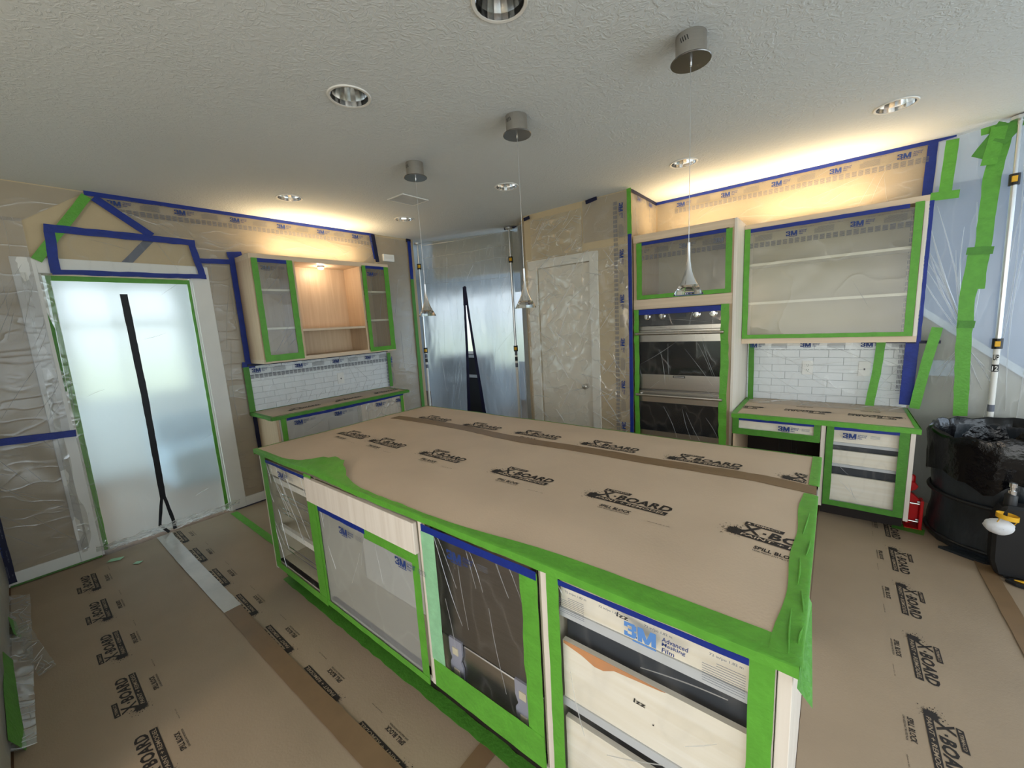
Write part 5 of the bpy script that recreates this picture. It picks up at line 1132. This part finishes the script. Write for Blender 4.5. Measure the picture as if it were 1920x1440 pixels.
for k in range(seg):
    a = 2*math.pi*k/seg
    for j in range(rows):
        t_ = j/(rows-1); r = math.sin(t_*math.pi/2); wob = noise.noise(Vector((math.cos(a)*3, math.sin(a)*3, t_*4)))
        mb.v.append((0.785+0.060*r*math.cos(a)*(1+0.10*wob), 3.348-0.052*(1-t_*t_), 0.322+(0.052 if math.sin(a) < 0 else 0.040)*r*math.sin(a)+0.004*wob))
for k in range(seg):
    j = (k+1) % seg
    for q in range(rows-1): mb.f.append((k*rows+q, j*rows+q, j*rows+q+1, k*rows+q+1)); mb.mi.append(0)
mb.build('shell', 'mask_white', mk, smooth=True)
bd = MB().lathe([(0.0425, -0.013), (0.0435, -0.013), (0.0435, 0.013), (0.0425, 0.013)], 30, (0.805, 3.318, 0.392))
bd.v = [(x, 3.318+(y-3.318)*0.8, z-0.16*(x-0.805)) for x, y, z in bd.v]; bd.build('head_band', 'yellow_band', mk, smooth=True)
for x in (0.775, 0.838): MB().tube([(x, 3.297, 0.384-0.16*(x-0.805)), (x-0.004, 3.318, 0.350)], 0.0025, 6).build('strap', 'yellow_band', mk)
yt_ = thing('utility_knife', 'yellow and black hand tool lying on the floor by the machine', 'tool', (0.90, 3.30, 0.006))
MB().prism([(0.825, 3.315), (0.86, 3.28), (0.95, 3.255), (1.05, 3.27), (1.05, 3.32), (0.93, 3.33), (0.86, 3.345)], 0.006, 0.026, 2).build('body', 'plastic_black', yt_, bevel=0.004)
MB().prism([(0.856, 3.312), (0.95, 3.268), (1.05, 3.285), (1.05, 3.315), (0.93, 3.325)], 0.026, 0.034, 2).build('grip', 'yellow_band', yt_, bevel=0.003)

# ------------------------------------------------------------------ floor coverings
def wa(x, y):
    e_ = max(0.0, min(1, (y+0.2)/0.1, (0.56-y)/0.1))
    return 0.0045+e_*(0.007*(0.5+0.5*math.sin(3.2*x+2.2*y+1.5*noise.noise(Vector((x, y, 0)))))*min(1, max(0, (x+3.4)/0.8))+0.003*noise.noise(Vector((x*2.5, y*2.5, 3))))
def wb_(x, y): return 0.0035+0.0015*noise.noise(Vector((x*2, y*2, 5)))
def wd(x, y): return 0.004+0.0015*noise.noise(Vector((x*2, y*2, 9)))
sa = thing('floor_cardboard', 'rumpled printed cardboard runner on the floor along the wall of loose film', 'cardboard', (-2.0, 0.2, 0))
sheet('cardboard_panel', -4.34, 1.9, -0.235, 0.605, 0.0, wa, 'cardboard_shaded', sa, 0.002)
for x in (-3.83, -3.35, -2.87, -2.39, -1.92, -1.45): logo_print(sa, (x+0.03, 0.150, 0.0012), -X_, -Y_, None, wa, paper='cardboard_shaded')
sb = thing('floor_cardboard', 'flat printed cardboard on the floor along the front of the island', 'cardboard', (-2.0, 0.8, 0))
sheet('cardboard_panel', -4.36, -0.96, 0.605, 1.09, 0.0, wb_, 'cardboard_shaded', sb, 0.002)
sheet('cardboard_panel', -0.958, -0.03, 0.605, 1.09, 0.0, wb_, 'cardboard_shaded', sb, 0.002)
for x in (-4.05, -3.57, -3.09, -2.61, -2.14, -1.67, -1.19): logo_print(sb, (x, 0.688, 0.0012), -X_, -Y_, None, wb_, paper='cardboard_shaded')
strip('cross_tape', [(-0.955, 0.62, 0.0066), (-0.962, 0.96, 0.0066)], 0.075, Z_, 'brown_tape', sb, seed=161)
sc2 = thing('floor_cardboard', 'plain cardboard on the floor between the buffet and the island', 'cardboard', (-3.4, 1.8, 0))
sheet('cardboard_panel', -4.36, -2.78, 1.092, 3.6, 0.0, wb_, 'cardboard_shaded', sc2, 0.002)
strip('green_tape', [(-4.30, 1.085, 0.0068), (-2.90, 1.082, 0.0068)], 0.055, Z_, 'green_tape', sc2, seed=162)
strip('blue_tape', [(-4.352, 1.115, 0.0068), (-4.350, 1.40, 0.0068)], 0.03, Z_, 'navy_tape', sc2, seed=163)
sd = thing('floor_cardboard', 'printed cardboard runner on the floor between the island and the trash bin', 'cardboard', (0.36, 2.0, 0))
sheet('cardboard_panel', -0.028, 0.780, 0.606, 4.40, 0.0, wd, 'cardboard_shaded', sd, 0.002)
for y in (3.86, 3.40, 2.96, 2.49, 2.02, 1.55): logo_print(sd, (0.350, y, 0.0012), -Y_, X_, None, wd, paper='cardboard_shaded')
strip('green_tape', [(0.40, 3.80, 0.0075), (0.56, 3.77, 0.0075)], 0.10, Z_, 'green_tape_deep', sd, seed=164)
se = thing('floor_cardboard', 'plain cardboard on the floor beneath the black machine', 'cardboard', (1.3, 2.0, 0))
sheet('cardboard_panel', 0.782, 2.2, 0.606, 4.40, 0.0, wd, 'cardboard_shaded', se, 0.002)
sg_ = thing('floor_cardboard', 'cardboard strip on the floor between the island and the pantry', 'cardboard', (-1.6, 3.0, 0))
sheet('cardboard_panel', -2.775, -0.03, 2.0, 3.70, 0.0, wb_, 'cardboard_shaded', sg_, 0.002)
tp = thing('floor_seam_tape', 'long tape on the floor seam, silvery by the film door then brown', 'tape', (-2.5, 0.6, 0.008))
strip('clear_tape', [(-4.33, 0.585, 0.0095), (-3.6, 0.590, 0.0095), (-2.75, 0.605, 0.0095)], [0.10, 0.09], Z_, 'clear_tape', tp, seed=171)
strip('brown_tape', [(-2.95, 0.603, 0.0088), (-2.2, 0.608, 0.0088), (-1.2, 0.63, 0.0088), (-0.4, 0.64, 0.0088)], [0.085, 0.085], Z_, 'brown_tape', tp, seed=172)
tag(strip('floor_seam_tape', [(0.779, 0.62, 0.0078), (0.779, 4.1, 0.0078)], 0.075, Z_, 'brown_tape', None, seed=173), 'brown tape on the floor seam running under the trash bin', 'tape')
tag(strip('paper_scrap', [(-3.98, 0.345, 0.008), (-3.945, 0.375, 0.009)], 0.035, Z_, 'green_tape_pale', None, seed=174, jit=0.006), 'tiny pale green tape scrap on the floor near the film door', 'scrap')
tag(strip('paper_scrap', [(-4.20, 0.235, 0.008), (-4.15, 0.30, 0.009)], 0.05, Z_, 'green_tape_pale', None, seed=175, jit=0.008), 'larger pale green tape scrap at the corner of the film door', 'scrap')
bt = tag(strip('baseboard_tape', [(-4.345, -0.235, 0.010), (-4.345, 0.215, 0.010)], 0.03, Z_, 'green_tape_deep', None, seed=176), 'green tape along the foot of the baseboard beside the film door', 'tape')
# draped film along the near wall
nd = thing('near_film_drape', 'crumpled film draped down the near wall onto the floor with a green tape band', 'masking film', (-3.2, -0.22, 0))
film('film_sheet', (-4.34, -0.236, 0.05), (2.35, 0, 0), (0, 0.0, 1.6), 'film_milky', nd, amp=0.008, seed=95, freq=(3, 4), ncr=14, cang=(60, 120), clen=(0.2, 0.6))
film('floor_fold', (-4.10, -0.238, 0.05), (1.62, -0.02, 0), (0.0, 0.085, -0.034), 'film_bunch', nd, amp=0.016, seed=96, freq=(6, 12), ncr=24, clen=(0.04, 0.16), res=0.025, edge=False)
film('floor_flap', (-3.62, -0.235, 0.03), (0.62, 0.085, -0.016), (0.02, 0.06, 0.03), 'film_bunch', nd, amp=0.012, seed=97, freq=(8, 12), ncr=14, clen=(0.04, 0.14), res=0.025, edge=False)
strip('green_tape', [(-3.05, -0.226, 0.16), (-2.72, -0.222, 0.12), (-2.48, -0.218, 0.05)], [0.07, 0.12], (0, 1, 0.3), 'green_tape_deep', nd, seed=181)
strip('green_tape', [(-3.72, -0.228, 0.05), (-3.50, -0.21, 0.03)], 0.06, (0, 1, 0.4), 'green_tape_deep', nd, seed=182)
